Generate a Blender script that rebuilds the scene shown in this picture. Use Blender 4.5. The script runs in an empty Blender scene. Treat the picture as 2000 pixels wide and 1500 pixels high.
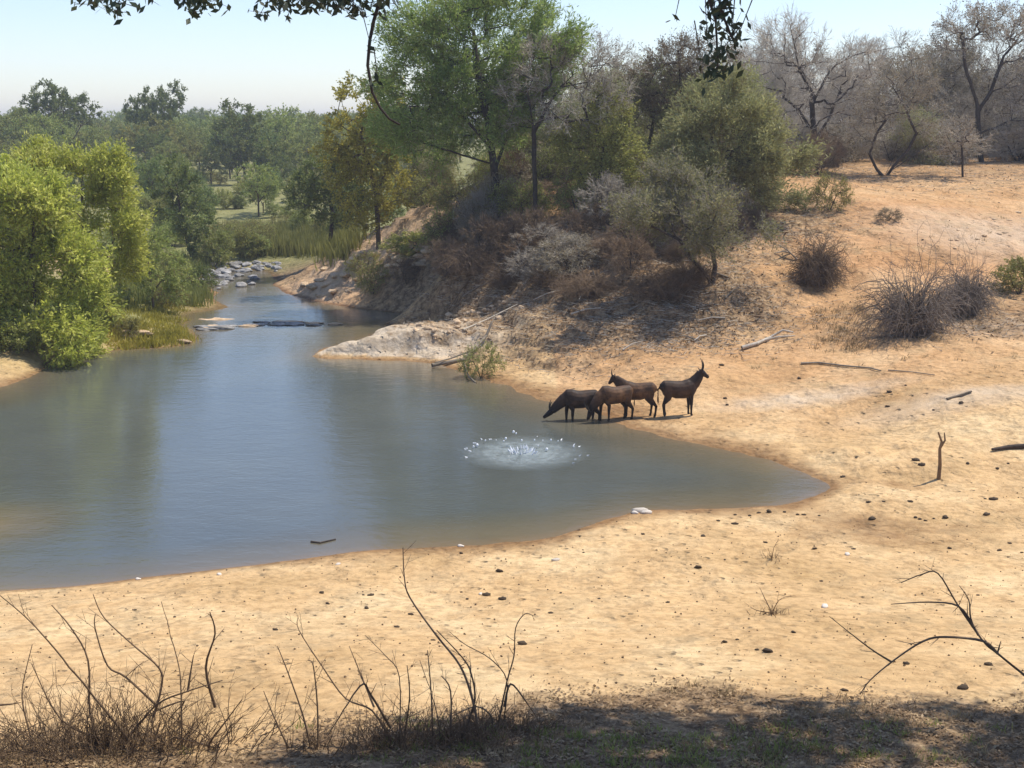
import bpy, bmesh, math, random
import numpy as np
R = math.radians
# ------------------------------------------------------------------ camera
F = 2600.0; PITCH = math.atan(500.0 / 2600.0); CAMZ = 12.0
scene = bpy.context.scene
col = scene.collection
cam_d = bpy.data.cameras.new('camera'); cam = bpy.data.objects.new('camera', cam_d); col.objects.link(cam)
cam.location = (0, 0, CAMZ); cam.rotation_euler = (math.pi / 2 - PITCH, 0, 0)
cam_d.sensor_width = 36; cam_d.lens = 36 * F / 2000.0; cam_d.clip_start = 0.3; cam_d.clip_end = 6000
scene.camera = cam
# ------------------------------------------------------------------ world, sun, exposure
SUN_EL = R(63); SUN_AZ = math.atan2(0.92, 0.39)      # azimuth measured from +Y towards +X
w = bpy.data.worlds.new('World'); scene.world = w; w.use_nodes = True
nt = w.node_tree; nt.nodes.clear()
sky = nt.nodes.new('ShaderNodeTexSky'); sky.sky_type = 'NISHITA'; sky.sun_disc = False
sky.sun_elevation = SUN_EL; sky.sun_rotation = SUN_AZ; sky.air_density = 1.0; sky.dust_density = .25; sky.ozone_density = 3.0
bg = nt.nodes.new('ShaderNodeBackground'); bg.inputs[1].default_value = 0.12
wo = nt.nodes.new('ShaderNodeOutputWorld')
tn = nt.nodes.new('ShaderNodeMix'); tn.data_type = 'RGBA'; tn.blend_type = 'MULTIPLY'; tn.inputs[0].default_value = 1; tn.inputs[7].default_value = (1.02, .97, 1.02, 1)
nt.links.new(sky.outputs[0], tn.inputs[6]); nt.links.new(tn.outputs[2], bg.inputs[0]); nt.links.new(bg.outputs[0], wo.inputs[0])
sd = bpy.data.lights.new('sun', 'SUN'); sd.energy = 3.4; sd.angle = R(0.55); sd.color = (1.0, 0.93, 0.82)
sun = bpy.data.objects.new('sun', sd); col.objects.link(sun)
sun.rotation_euler = (math.pi / 2 - SUN_EL, 0, math.pi - SUN_AZ)
scene.view_settings.view_transform = 'Standard'; scene.view_settings.look = 'None'
scene.view_settings.exposure = 0.62; scene.view_settings.gamma = 1.0
scene.cycles.max_bounces = 6; scene.cycles.transparent_max_bounces = 8
scene.cycles.volume_bounces = 0

# ------------------------------------------------------------------ pixel <-> world
CP, SP = math.cos(PITCH), math.sin(PITCH)
def ray(u, v):
    a = (u - 1000.0) / F; b = -(v - 750.0) / F
    return np.array([a, CP + b * SP, -SP + b * CP])
def at(u, v, y):
    """world point on the ray of (u, v) at ground distance y"""
    d = ray(u, v); t = y / d[1]
    return np.array([d[0] * t, y, CAMZ + d[2] * t])
def atz(u, v, z=0.0):
    d = ray(u, v); t = (z - CAMZ) / d[2]
    return np.array([d[0] * t, d[1] * t, z])

# ------------------------------------------------------------------ terrain
SHORE = [(-900,1190),(-600,1195),(-300,1180),(-100,1162),(0,1153),(150,1143),(300,1125),(400,1115),(500,1103),(650,1083),(800,1068),(950,1062),(1040,1054),(1120,1035),(1190,1012),
         (1250,998),(1350,995),(1450,991),(1540,984),(1630,958),(1560,920),(1480,895),(1400,875),(1320,860),(1260,845),(1205,828),
         (1165,808),(1070,785),(1010,768),(950,745),(900,727),(860,713),(780,704),(700,701),(612,697),(640,680),(700,664),(770,652),(850,640),
         (800,618),(700,602),(600,582),(548,563),(535,545),(500,528),(440,528),(400,545),(430,570),(445,600),(370,612),(360,640),(385,660),(330,678),
         (230,684),(190,688),(100,708),(60,735),(0,757),(-120,790),(-350,800),(-800,790)]
CTRL = []
for u, v in SHORE: CTRL.append(atz(u, v, 0.0))
for u, v, z in [(300,900,-1),(600,850,-1),(900,950,-1),(200,1050,-.8),(500,1000,-.9),(1300,930,-.6),(1450,940,-.4),(700,760,-.8),(400,740,-.8),(500,685,-.6),
             (700,635,-.15),(540,620,-.3),(480,560,-.2),(1000,850,-.9),(100,820,-1),(-300,1000,-1),(-800,950,-1),(50,950,-1),(700,900,-1.1),(1100,900,-.8),(850,780,-.7),
             (1540,950,-.25),(1100,985,-.5),(0,1090,-.5),(-600,880,-1), (20,1020,-.07), (-80,1015,-.06), (60,1035,-.15)]:
    CTRL.append(atz(u, v, 0) + np.array([0, 0, z]))
for u, v, D in [(720,682,70.5),(850,655,73.5),(950,632,75),(1050,705,66.3),(1150,745,61.6),(1350,742,58),(1500,800,54.5),(1700,850,50.3),(1750,950,44),
                (1990,950,43),(1990,850,47.5),(1990,770,52),(2200,850,47),(2300,700,58),(1500,720,60),(1500,640,66),(1600,560,71),(1700,480,76),(1750,400,84),(1750,366,92),
                (1950,340,97),(1990,420,84),(1990,560,70),(1990,660,61),(1850,650,62),(1800,740,55),(1390,555,69),(1200,560,72),(1200,660,66),(1100,600,71),
                (1000,600,75),(1100,480,80),(1047,440,86),(968,428,89),(900,500,84),(860,560,81),(850,450,92),(750,462,98),(700,520,96),(620,512,104),(575,540,106),
                (700,572,92),(810,590,83),(1300,420,83),(1450,405,83),(1250,700,62.5),(1320,640,66.5),(1620,650,64),(2300,500,76),(2300,380,92),(1900,800,50.5),(1250,790,57.0),
                (1420,790,55.8),(1600,740,57.5),(1650,780,54.8),(1900,740,54.5),(1350,690,62),(300,650,75),(100,680,69),(30,700,66.5),(180,668,72),(-60,720,64.5),(260,600,86),(-100,720,66),(350,560,100),(480,500,118),
                (640,480,120),(350,480,125),(560,460,132)]:
    CTRL.append(at(u, v, D))
for u, v, z in [(1690,962,.3),(1660,925,.25),(1600,900,.22),(1720,985,.35),(1620,985,.16),(1760,940,.4)]: CTRL.append(atz(u, v, 0) + np.array([0, 0, z]))
for X in (-70, -45, -28, -18, -9, 0, 9, 18, 28, 45, 70):
    for D, z in ((27, 1.35), (23.5, 2.05), (20, 2.6), (18, 2.86), (16, 3.35), (12, 5.0), (7, 7.4), (2, 9.5), (-8, 10.3), (-40, 11.5)):
        CTRL.append(np.array([X * (.55 if D > 15 else 1), D, z]))
for u, v, D in [(1250,1100,34.5),(1600,1080,36),(1900,1060,37.2),(2200,1060,37),(2600,1000,42),(1700,1010,40),(800,1130,33.6),(1000,1110,34.6),(1990,1000,40.2)]:
    CTRL.append(at(u, v, D))
for X, Y, z in [(20,110,9.3),(35,112,9.4),(55,110,9.6),(5,112,8.2),(-6,125,4.6),(20,150,9.6),(60,150,9.8),(120,130,10),(0,160,6.5),(-40,135,2.2),(-15,150,3.2),(-30,180,3.6),
                (-90,150,3.6),(-90,100,3.5),(-60,90,3.2),(-40,95,2.6),(-140,90,4),(-20,230,4.2),(-100,230,4.6),(60,230,9.9),(140,230,10.2),(-60,330,5.5),(40,330,8.5),(160,330,10),
                (-180,330,6),(0,450,7.5),(-150,450,7.5),(150,450,9.5),(250,300,10),(-260,200,6),(90,70,8),(90,45,6),(70,95,9),(130,60,9),(130,20,10),(-130,20,9),(-130,40,.0),(-130,55,-.8),(-130,72,1.5)]:
    CTRL.append(np.array([X, Y, z], float))
CTRL = np.array(CTRL)
SC = 50.0
def tps(r2): return 0.5 * r2 * np.log(np.maximum(r2, 1e-12))
P = CTRL[:, :2] / SC
n = len(P)
K = tps(((P[:, None] - P[None]) ** 2).sum(-1)) + np.eye(n) * 2e-4
A = np.zeros((n + 3, n + 3)); A[:n, :n] = K; A[:n, n] = 1; A[:n, n+1:] = P; A[n, :n] = 1; A[n+1:, :n] = P.T
W = np.linalg.solve(A, np.concatenate([CTRL[:, 2], np.zeros(3)]))
def rbf(x, y):
    x = np.asarray(x, float).ravel() / SC; y = np.asarray(y, float).ravel() / SC
    out = np.empty_like(x)
    for i in range(0, len(x), 20000):
        X = x[i:i+20000]; Y = y[i:i+20000]
        r2 = (X[:, None] - P[None, :, 0]) ** 2 + (Y[:, None] - P[None, :, 1]) ** 2
        out[i:i+20000] = tps(r2) @ W[:n] + W[n] + W[n+1] * X + W[n+2] * Y
    return out
_rs = np.random.RandomState(11)
NT = _rs.rand(256, 256)
def vnoise(x, y):
    xi = np.floor(x).astype(int); yi = np.floor(y).astype(int); fx = x - xi; fy = y - yi
    fx = fx * fx * (3 - 2 * fx); fy = fy * fy * (3 - 2 * fy)
    a = NT[xi % 256, yi % 256]; b = NT[(xi+1) % 256, yi % 256]; c = NT[xi % 256, (yi+1) % 256]; d = NT[(xi+1) % 256, (yi+1) % 256]
    return (a * (1-fx) + b * fx) * (1-fy) + (c * (1-fx) + d * fx) * fy * 1.0
def fbm(x, y, s, o=4):
    r = 0; a = .5; 
    for k in range(o):
        r = r + a * (vnoise(x / s + 17.3 * k, y / s + 9.1 * k) - .5); s = s / 2.03; a *= .5
    return r
def blob(x, y, cx, cy, rx, ry, soft=.5):
    d = np.sqrt(((x - cx) / rx) ** 2 + ((y - cy) / ry) ** 2)
    return np.clip((1 + soft - d) / (2 * soft), 0, 1)
def pblob(x, y, u, v, D, rx, ry, soft=.5):
    p = at(u, v, D); return blob(x, y, p[0], D, rx, ry, soft)
def height(x, y):
    x = np.asarray(x, float); y = np.asarray(y, float); sh = x.shape
    z = rbf(x, y).reshape(sh)
    far = np.clip((np.hypot(x, y) - 350) / 150, 0, 1); z = z * (1 - far) + 8.0 * far
    land = np.clip(np.abs(z) / .35, 0, 1)
    z = z + np.clip(1 - np.abs(z) / .4, 0, 1) * fbm(x, y, 1.4, 4) * .10
    z = z + land * (fbm(x, y, 7.0, 5) * .35) * np.clip(z / 1.0, .25, 1)
    # raised pale ledge jutting into the pool
    A_, B_ = atz(628, 695, 0)[:2], at(1000, 640, 73)[:2]; ab = B_ - A_; t_ = np.clip(((x - A_[0]) * ab[0] + (y - A_[1]) * ab[1]) / (ab @ ab), 0, 1)
    dl = np.hypot(x - A_[0] - ab[0] * t_, y - A_[1] - ab[1] * t_) + fbm(x, y, 1.6, 3) * 1.3; wl = .5 + 2.4 * t_ ** .8
    z = z + np.clip((wl - dl) / .55, 0, 1) * (.3 + .4 * np.clip(t_ * 2.2, 0, 1) + .5 * np.abs(fbm(x, y, 1.2, 3))) * np.clip((1 - t_) * 2.2, 0, 1)
    # erosion gullies and ribs
    er = np.maximum.reduce([pblob(x, y, 1180, 570, 73, 13, 9), pblob(x, y, 1850, 560, 70, 14, 10) * .55, pblob(x, y, 760, 520, 96, 9, 9), pblob(x, y, 1650, 560, 71, 8, 8) * .4])
    rx = x * .8 + y * .25; z = z - er * land * (.75 * np.clip(.16 - np.abs(fbm(rx, y * .35, 3.2, 4)), 0, 1) * 4 - .2) + er * land * fbm(x, y, 1.3, 4) * .35
    # trodden, lumpy mud and little crusted ridges on the drinking bank
    lump = np.maximum.reduce([pblob(x, y, 1560, 778, 55.3, 3.6, 1.5), pblob(x, y, 1900, 775, 52, 3.2, 1.8), pblob(x, y, 1640, 900, 47.5, 3.5, 3.0), pblob(x, y, 1120, 700, 66, 3, 3),
                              pblob(x, y, 960, 640, 74, 5, 4), pblob(x, y, 700, 540, 98, 10, 10), pblob(x, y, 1950, 640, 63, 6, 4), pblob(x, y, 1960, 460, 79, 7, 6)])
    z = z + lump * land * (np.abs(fbm(x, y, 1.1, 3)) * .55 + fbm(x * 1.0 + 40, y, .5, 2) * .16)
    # cut bank, eroded in steps under the trees
    cut = np.maximum(pblob(x, y, 1130, 560, 73, 11, 8), pblob(x, y, 760, 520, 96, 9, 9)) * land
    st = (np.mod(z * 1.3 + fbm(x, y, 3.5, 3) * 1.6, 1.0)); z = z + cut * (np.clip(st * 3 - 1, 0, 1) - st) * .5
    z = z + land * fbm(x, y, .9, 3) * (.08 + .16 * np.clip(1 - np.abs(z - .35) / .35, 0, 1) * (x > 4)) * np.clip((75 - y) / 20, .3, 1)
    return z
def grow(a, b, s0, s1):
    o = [a]; 
    while o[-1] < b: o.append(o[-1] + s0 + (s1 - s0) * (o[-1] - a) / (b - a))
    return o
xs = list(-np.array(grow(28, 1400, .5, 60))[::-1]) + list(np.arange(-27.8, 46, .2)) + grow(46, 1400, .4, 60)
ys = list(-np.array(grow(0, 400, 1.0, 20))[::-1]) + list(np.arange(.8, 15, .6)) + list(np.arange(15, 66, .14)) + grow(66, 130, .16, .8) + grow(131, 3000, 1.0, 90)
xs = np.array(sorted(set(np.round(xs, 4)))); ys = np.array(sorted(set(np.round(ys, 4))))
GX, GY = np.meshgrid(xs, ys)
GZ = height(GX, GY)
def hz(x, y):
    x = np.atleast_1d(np.asarray(x, float)); y = np.atleast_1d(np.asarray(y, float))
    i = np.clip(np.searchsorted(xs, x) - 1, 0, len(xs) - 2); j = np.clip(np.searchsorted(ys, y) - 1, 0, len(ys) - 2)
    fx = np.clip((x - xs[i]) / (xs[i+1] - xs[i]), 0, 1); fy = np.clip((y - ys[j]) / (ys[j+1] - ys[j]), 0, 1)
    return (GZ[j, i] * (1-fx) + GZ[j, i+1] * fx) * (1-fy) + (GZ[j+1, i] * (1-fx) + GZ[j+1, i+1] * fx) * fy
def gp(u, v, ymin=12, ymax=400):
    """first ground point seen at pixel (u, v)"""
    d = ray(u, v); Y = np.exp(np.linspace(math.log(ymin), math.log(ymax), 4000)); X = d[0] / d[1] * Y; Z = CAMZ + d[2] / d[1] * Y
    hit = np.where(hz(X, Y) >= Z)[0]
    k = hit[0] if len(hit) else len(Y) - 1
    return np.array([X[k], Y[k], float(hz(X[k], Y[k])[0])])
def gd(u, D):
    """ground point in the direction of column u at distance D"""
    d = ray(u, 400); x = d[0] / d[1] * D
    return np.array([x, D, float(hz(x, D)[0])])

# ------------------------------------------------------------------ object helpers
def tag(o, label=None, cat=None, group=None, kind=None):
    if label: o['label'] = label
    if cat: o['category'] = cat
    if group: o['group'] = group
    if kind: o['kind'] = kind
    return o
def empty(name, loc, rz=0, sc=1):
    o = bpy.data.objects.new(name, None); col.objects.link(o); o.location = tuple(loc); o.rotation_euler = (0, 0, rz)
    o.scale = (sc, sc, sc) if np.isscalar(sc) else sc; o.empty_display_size = .2; return o
def link(name, me, m=None, parent=None, loc=None):
    o = bpy.data.objects.new(name, me); col.objects.link(o)
    if m is not None and not me.materials: me.materials.append(m)
    if parent is not None: o.parent = parent
    if loc is not None: o.location = tuple(loc)
    return o
def npmesh(name, V, Fc, smooth=True, attrs=None):
    """V (n,3), Fc (m,k) one polygon size"""
    me = bpy.data.meshes.new(name); V = np.asarray(V, np.float32); Fc = np.asarray(Fc, np.int32)
    m, k = Fc.shape
    me.vertices.add(len(V)); me.vertices.foreach_set('co', V.ravel())
    me.loops.add(m * k); me.loops.foreach_set('vertex_index', Fc.ravel())
    me.polygons.add(m); me.polygons.foreach_set('loop_start', np.arange(0, m * k, k, dtype=np.int32))
    me.polygons.foreach_set('loop_total', np.full(m, k, np.int32))
    me.update(calc_edges=True)
    me.polygons.foreach_set('use_smooth', np.full(m, smooth, bool))
    for nm, (dom, arr) in (attrs or {}).items():
        a = me.attributes.new(nm, 'FLOAT', dom); a.data.foreach_set('value', np.asarray(arr, np.float32))
    me.validate(); return me
def unit(a): return a / np.maximum(np.linalg.norm(a, axis=-1, keepdims=True), 1e-9)
def seg_arrays(P0, P1, R0, R1, k=5):
    P0 = np.asarray(P0, float); P1 = np.asarray(P1, float); R0 = np.asarray(R0, float); R1 = np.asarray(R1, float)
    d = unit(P1 - P0); P0 = P0 - d * (R0 * .35)[:, None]; P1 = P1 + d * (R1 * .35)[:, None]
    h = np.where(np.abs(d[:, 2:3]) > .9, np.array([[1., 0, 0]]), np.array([[0, 0, 1.]]))
    a = unit(np.cross(d, h)); b = np.cross(d, a); N = len(P0)
    th = np.arange(k) / k * 2 * math.pi
    ring = a[:, None] * np.cos(th)[None, :, None] + b[:, None] * np.sin(th)[None, :, None]
    V = np.concatenate([P0[:, None] + ring * R0[:, None, None], P1[:, None] + ring * R1[:, None, None]], 1).reshape(-1, 3)
    i = np.arange(k); j = (i + 1) % k
    q = np.stack([i, j, j + k, i + k], 1)
    Fc = (np.arange(N) * 2 * k)[:, None, None] + q[None]
    return V, Fc.reshape(-1, 4)
def segs_mesh(name, S, k=5):
    """S: list of (p0, p1, r0, r1)"""
    V, Fc = seg_arrays([s[0] for s in S], [s[1] for s in S], [s[2] for s in S], [s[3] for s in S], k)
    return npmesh(name, V, Fc)
def leaves_mesh(name, C, Ax, L, Wd, rs, tone=None):
    """rhombic leaves: centre, axis, length, width"""
    C = np.asarray(C); N = len(C); Ax = unit(np.asarray(Ax)); s = unit(np.cross(Ax, unit(rs.normal(size=(N, 3)))))
    L = np.broadcast_to(L, (N,))[:, None]; Wd = np.broadcast_to(Wd, (N,))[:, None]
    V = np.stack([C - Ax * L / 2, C + s * Wd / 2, C + Ax * L / 2, C - s * Wd / 2], 1).reshape(-1, 3)
    Fc = np.arange(N * 4).reshape(N, 4)
    t = rs.rand(N) if tone is None else tone
    return npmesh(name, V, Fc, False, {'tone': ('FACE', t)})

# ------------------------------------------------------------------ materials
def mat(name):
    m = bpy.data.materials.new(name); m.use_nodes = True; nt = m.node_tree
    for n_ in list(nt.nodes):
        if n_.type != 'OUTPUT_MATERIAL': nt.nodes.remove(n_)
    return m, nt, [n_ for n_ in nt.nodes if n_.type == 'OUTPUT_MATERIAL'][0]
def N(nt, t, **kw):
    n_ = nt.nodes.new(t)
    for k, v in kw.items():
        if k.startswith('_'): setattr(n_, k[1:], v)
        else:
            key = int(k[1:]) if k[0] == 'i' and k[1:].isdigit() else k
            n_.inputs[key].default_value = v
    return n_
def ramp(nt, stops, src):
    r = nt.nodes.new('ShaderNodeValToRGB'); e = r.color_ramp.elements
    while len(e) > 1: e.remove(e[0])
    e[0].position = stops[0][0]; e[0].color = (*stops[0][1], 1)
    for p_, c in stops[1:]:
        x = e.new(p_); x.color = (*c, 1)
    nt.links.new(src, r.inputs[0]); return r.outputs[0]
def mixc(nt, f, a, b, mode='MIX'):
    m = nt.nodes.new('ShaderNodeMix'); m.data_type = 'RGBA'; m.blend_type = mode
    for s, val in ((0, f), (6, a), (7, b)):
        if hasattr(val, 'is_linked') or isinstance(val, bpy.types.NodeSocket): nt.links.new(val, m.inputs[s])
        else: m.inputs[s].default_value = val if s == 0 else (*val, 1)
    return m.outputs[2]
def noise(nt, co, scale, detail=4, rough=.6, fac=True):
    n_ = N(nt, 'ShaderNodeTexNoise', Scale=scale, Detail=detail, Roughness=rough); nt.links.new(co, n_.inputs['Vector']); return n_.outputs[0]
def leafmat(name, c1, c2, c3=None, trans=.35, sc=.9):
    m, nt, out = mat(name)
    at_ = N(nt, 'ShaderNodeAttribute', _attribute_name='tone'); co = N(nt, 'ShaderNodeTexCoord').outputs['Object']
    oi = N(nt, 'ShaderNodeObjectInfo')
    nz = noise(nt, co, sc, 2)
    ad = N(nt, 'ShaderNodeMath', _operation='MULTIPLY_ADD', i1=.55); nt.links.new(at_.outputs['Fac'], ad.inputs[0])
    nzr = N(nt, 'ShaderNodeMapRange', i1=.3, i2=.7, i3=0., i4=.5); nt.links.new(nz, nzr.inputs[0]); nt.links.new(nzr.outputs[0], ad.inputs[2])
    c = ramp(nt, [(0, c1), (.55, c2), (1, c3 or c2)], ad.outputs[0])
    hs = N(nt, 'ShaderNodeHueSaturation'); nt.links.new(c, hs.inputs['Color'])
    mr = N(nt, 'ShaderNodeMapRange', i3=.8, i4=1.22); nt.links.new(oi.outputs['Random'], mr.inputs[0]); nt.links.new(mr.outputs[0], hs.inputs['Value'])
    mh = N(nt, 'ShaderNodeMapRange', i3=.49, i4=.51); nt.links.new(oi.outputs['Random'], mh.inputs[0]); nt.links.new(mh.outputs[0], hs.inputs['Hue'])
    d = N(nt, 'ShaderNodeBsdfPrincipled', Roughness=.55); d.inputs['Specular IOR Level'].default_value = .3
    t = N(nt, 'ShaderNodeBsdfTranslucent'); mx = N(nt, 'ShaderNodeMixShader', i0=trans)
    nt.links.new(hs.outputs[0], d.inputs['Base Color']); nt.links.new(hs.outputs[0], t.inputs['Color'])
    nt.links.new(d.outputs[0], mx.inputs[1]); nt.links.new(t.outputs[0], mx.inputs[2]); nt.links.new(mx.outputs[0], out.inputs[0])
    return m
def plain(name, c1, c2, scale=6, rough=.85, bump=.3, bscale=None, spec=.2):
    m, nt, out = mat(name); co = N(nt, 'ShaderNodeTexCoord').outputs['Object']
    nz = noise(nt, co, scale); c = ramp(nt, [(.3, c1), (.7, c2)], nz)
    oi = N(nt, 'ShaderNodeObjectInfo'); hs = N(nt, 'ShaderNodeHueSaturation'); nt.links.new(c, hs.inputs['Color'])
    mr = N(nt, 'ShaderNodeMapRange', i3=.75, i4=1.25); nt.links.new(oi.outputs['Random'], mr.inputs[0]); nt.links.new(mr.outputs[0], hs.inputs['Value'])
    p = N(nt, 'ShaderNodeBsdfPrincipled', Roughness=rough); p.inputs['Specular IOR Level'].default_value = spec
    nt.links.new(hs.outputs[0], p.inputs['Base Color'])
    b = N(nt, 'ShaderNodeBump', Strength=bump, Distance=.05); nt.links.new(noise(nt, co, bscale or scale * 4), b.inputs['Height']); nt.links.new(b.outputs[0], p.inputs['Normal'])
    nt.links.new(p.outputs[0], out.inputs[0]); return m
M = {}
M['leaf_bright'] = leafmat('bright_green_leaves', (.26, .31, .04), (.54, .57, .10), (.78, .76, .26), .58)
M['leaf_green'] = leafmat('feathery_green_leaves', (.12, .17, .03), (.26, .34, .07), (.48, .52, .18), .5)
M['leaf_dark'] = leafmat('dark_green_leaves', (.09, .13, .03), (.19, .24, .06), (.34, .38, .11), .4)
M['leaf_mid'] = leafmat('mid_green_leaves', (.15, .19, .04), (.31, .35, .09), (.50, .50, .18), .45)
M['leaf_olive'] = leafmat('olive_leaves', (.17, .18, .04), (.34, .34, .085), (.52, .49, .17), .45)
M['leaf_wispy'] = leafmat('wispy_grey_olive_leaves', (.16, .165, .06), (.32, .32, .125), (.50, .48, .23), .45)
M['leaf_yellow'] = leafmat('yellowing_leaves', (.21, .19, .03), (.40, .36, .06), (.60, .52, .11), .46)
M['leaf_grey'] = leafmat('grey_brown_leaves', (.15, .12, .07), (.27, .23, .14), (.38, .33, .23), .35)
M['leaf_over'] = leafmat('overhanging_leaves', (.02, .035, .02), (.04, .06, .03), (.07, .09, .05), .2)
M['bark_dark'] = plain('dark_bark', (.035, .027, .022), (.09, .07, .055), 5)
M['bark_grey'] = plain('grey_bark', (.16, .135, .10), (.30, .25, .19), 5)
M['bark_brown'] = plain('brown_bark', (.07, .05, .035), (.15, .11, .075), 5)
M['twig_grey'] = plain('grey_twigs', (.33, .29, .23), (.52, .46, .37), 3)
M['twig_brown'] = plain('brown_twigs', (.12, .078, .045), (.24, .16, .09), 3)
M['twig_dead'] = plain('dead_dark_twigs', (.13, .088, .055), (.27, .195, .125), 3)
M['twig_old'] = plain('weathered_grey_brown_twigs', (.15, .12, .095), (.30, .25, .20), 3)
M['straw'] = leafmat('dry_straw', (.25, .18, .09), (.42, .32, .16), (.55, .43, .22), .3)
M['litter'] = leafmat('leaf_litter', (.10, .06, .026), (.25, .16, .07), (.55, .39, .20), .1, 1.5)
M['rock'] = plain('pale_sandy_rock', (.42, .29, .17), (.66, .50, .33), 3)
M['rock_grey'] = plain('grey_stream_stone', (.10, .10, .10), (.45, .43, .40), 1.2)
M['dung'] = plain('dark_clod', (.05, .035, .022), (.11, .08, .05), 9)
M['pale_stone'] = plain('bleached_stone', (.6, .52, .42), (.75, .68, .58), 9)

# ground
gm, nt, out = mat('sandy_ground')
co = N(nt, 'ShaderNodeTexCoord').outputs['Object']
geo = N(nt, 'ShaderNodeNewGeometry'); sep = N(nt, 'ShaderNodeSeparateXYZ'); nt.links.new(geo.outputs['Position'], sep.inputs[0])
base = ramp(nt, [(.28, (.52, .34, .155)), (.5, (.68, .455, .225)), (.72, (.80, .60, .335))], noise(nt, co, .22, 6, .62))
grain = ramp(nt, [(.38, (.66, .62, .58)), (.55, (1, 1, 1)), (.75, (1.14, 1.12, 1.08))], noise(nt, co, 3.2, 6, .75))
base = mixc(nt, .8, base, grain, 'MULTIPLY')
vo = N(nt, 'ShaderNodeTexNoise', Scale=14., Detail=5., Roughness=.8); nt.links.new(co, vo.inputs['Vector'])
sp = ramp(nt, [(.30, (.45, .38, .32)), (.40, (1, 1, 1))], vo.outputs[0]); base = mixc(nt, .7, base, sp, 'MULTIPLY')
red = N(nt, 'ShaderNodeAttribute', _attribute_name='red').outputs['Fac']
base = mixc(nt, red, base, mixc(nt, 1.0, base, (.83, .70, .655), 'MULTIPLY'))
pale = N(nt, 'ShaderNodeAttribute', _attribute_name='pale').outputs['Fac']
base = mixc(nt, pale, base, ramp(nt, [(.3, (.42, .33, .22)), (.5, (.62, .51, .37)), (.7, (.76, .66, .52))], noise(nt, co, 1.1, 6, .7)))
straw_ = N(nt, 'ShaderNodeMapRange', i1=.52, i2=.66, i3=0., i4=.55); nt.links.new(noise(nt, co, .55, 7, .75), straw_.inputs[0]); base = mixc(nt, straw_.outputs[0], base, (.44, .31, .16))
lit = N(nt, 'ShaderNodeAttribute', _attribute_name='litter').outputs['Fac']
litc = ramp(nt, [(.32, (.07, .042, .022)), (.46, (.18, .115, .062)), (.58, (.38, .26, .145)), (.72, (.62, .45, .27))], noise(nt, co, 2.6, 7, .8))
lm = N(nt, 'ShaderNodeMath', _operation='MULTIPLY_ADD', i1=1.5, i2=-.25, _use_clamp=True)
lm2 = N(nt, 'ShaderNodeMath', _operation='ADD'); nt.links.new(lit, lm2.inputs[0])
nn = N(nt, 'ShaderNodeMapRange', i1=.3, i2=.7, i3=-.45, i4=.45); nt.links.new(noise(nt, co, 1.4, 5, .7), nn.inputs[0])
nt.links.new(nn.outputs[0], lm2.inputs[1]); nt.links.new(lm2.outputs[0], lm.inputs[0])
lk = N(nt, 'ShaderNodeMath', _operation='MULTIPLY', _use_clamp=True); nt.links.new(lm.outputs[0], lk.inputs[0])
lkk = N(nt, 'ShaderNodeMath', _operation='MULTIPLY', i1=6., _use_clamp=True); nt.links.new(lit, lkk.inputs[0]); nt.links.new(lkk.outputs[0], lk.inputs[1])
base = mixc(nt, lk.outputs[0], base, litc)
gr = N(nt, 'ShaderNodeAttribute', _attribute_name='green').outputs['Fac']
grc = ramp(nt, [(.3, (.13, .15, .05)), (.5, (.20, .21, .08)), (.7, (.34, .32, .14))], noise(nt, co, .8, 6, .7))
base = mixc(nt, gr, base, grc)
wet = N(nt, 'ShaderNodeMapRange', i1=.16, i2=.03, i3=0., i4=1.); 
wn = N(nt, 'ShaderNodeMath', _operation='MULTIPLY_ADD', i1=-.14); nt.links.new(noise(nt, co, 1.2, 4), wn.inputs[0]); nt.links.new(sep.outputs[2], wn.inputs[2])
wn2 = N(nt, 'ShaderNodeMath', _operation='ADD', i1=.07); nt.links.new(wn.outputs[0], wn2.inputs[0]); nt.links.new(wn2.outputs[0], wet.inputs[0])
base = mixc(nt, wet.outputs[0], base, mixc(nt, 1.0, base, (.48, .42, .38), 'MULTIPLY'))
p = N(nt, 'ShaderNodeBsdfPrincipled', Roughness=.95); p.inputs['Specular IOR Level'].default_value = .15
nt.links.new(base, p.inputs['Base Color'])
b1 = N(nt, 'ShaderNodeBump', Strength=.7, Distance=.2); nt.links.new(noise(nt, co, 2.3, 8, .72), b1.inputs['Height'])
vr = N(nt, 'ShaderNodeTexVoronoi', Scale=1.9, Randomness=1.0); nt.links.new(co, vr.inputs['Vector'])
pit = N(nt, 'ShaderNodeMapRange', i1=.06, i2=.22); nt.links.new(vr.outputs['Distance'], pit.inputs[0])
b2 = N(nt, 'ShaderNodeBump', Strength=1., Distance=.16); pm = N(nt, 'ShaderNodeMapRange', i1=.42, i2=.6); nt.links.new(noise(nt, co, .35, 4), pm.inputs[0])
pmx = N(nt, 'ShaderNodeMath', _operation='MULTIPLY'); nt.links.new(pit.outputs[0], pmx.inputs[0]); nt.links.new(pm.outputs[0], pmx.inputs[1]); nt.links.new(pmx.outputs[0], b2.inputs['Height']); nt.links.new(b1.outputs[0], b2.inputs['Normal'])
nt.links.new(b2.outputs[0], p.inputs['Normal']); nt.links.new(p.outputs[0], out.inputs[0])
M['ground'] = gm

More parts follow.
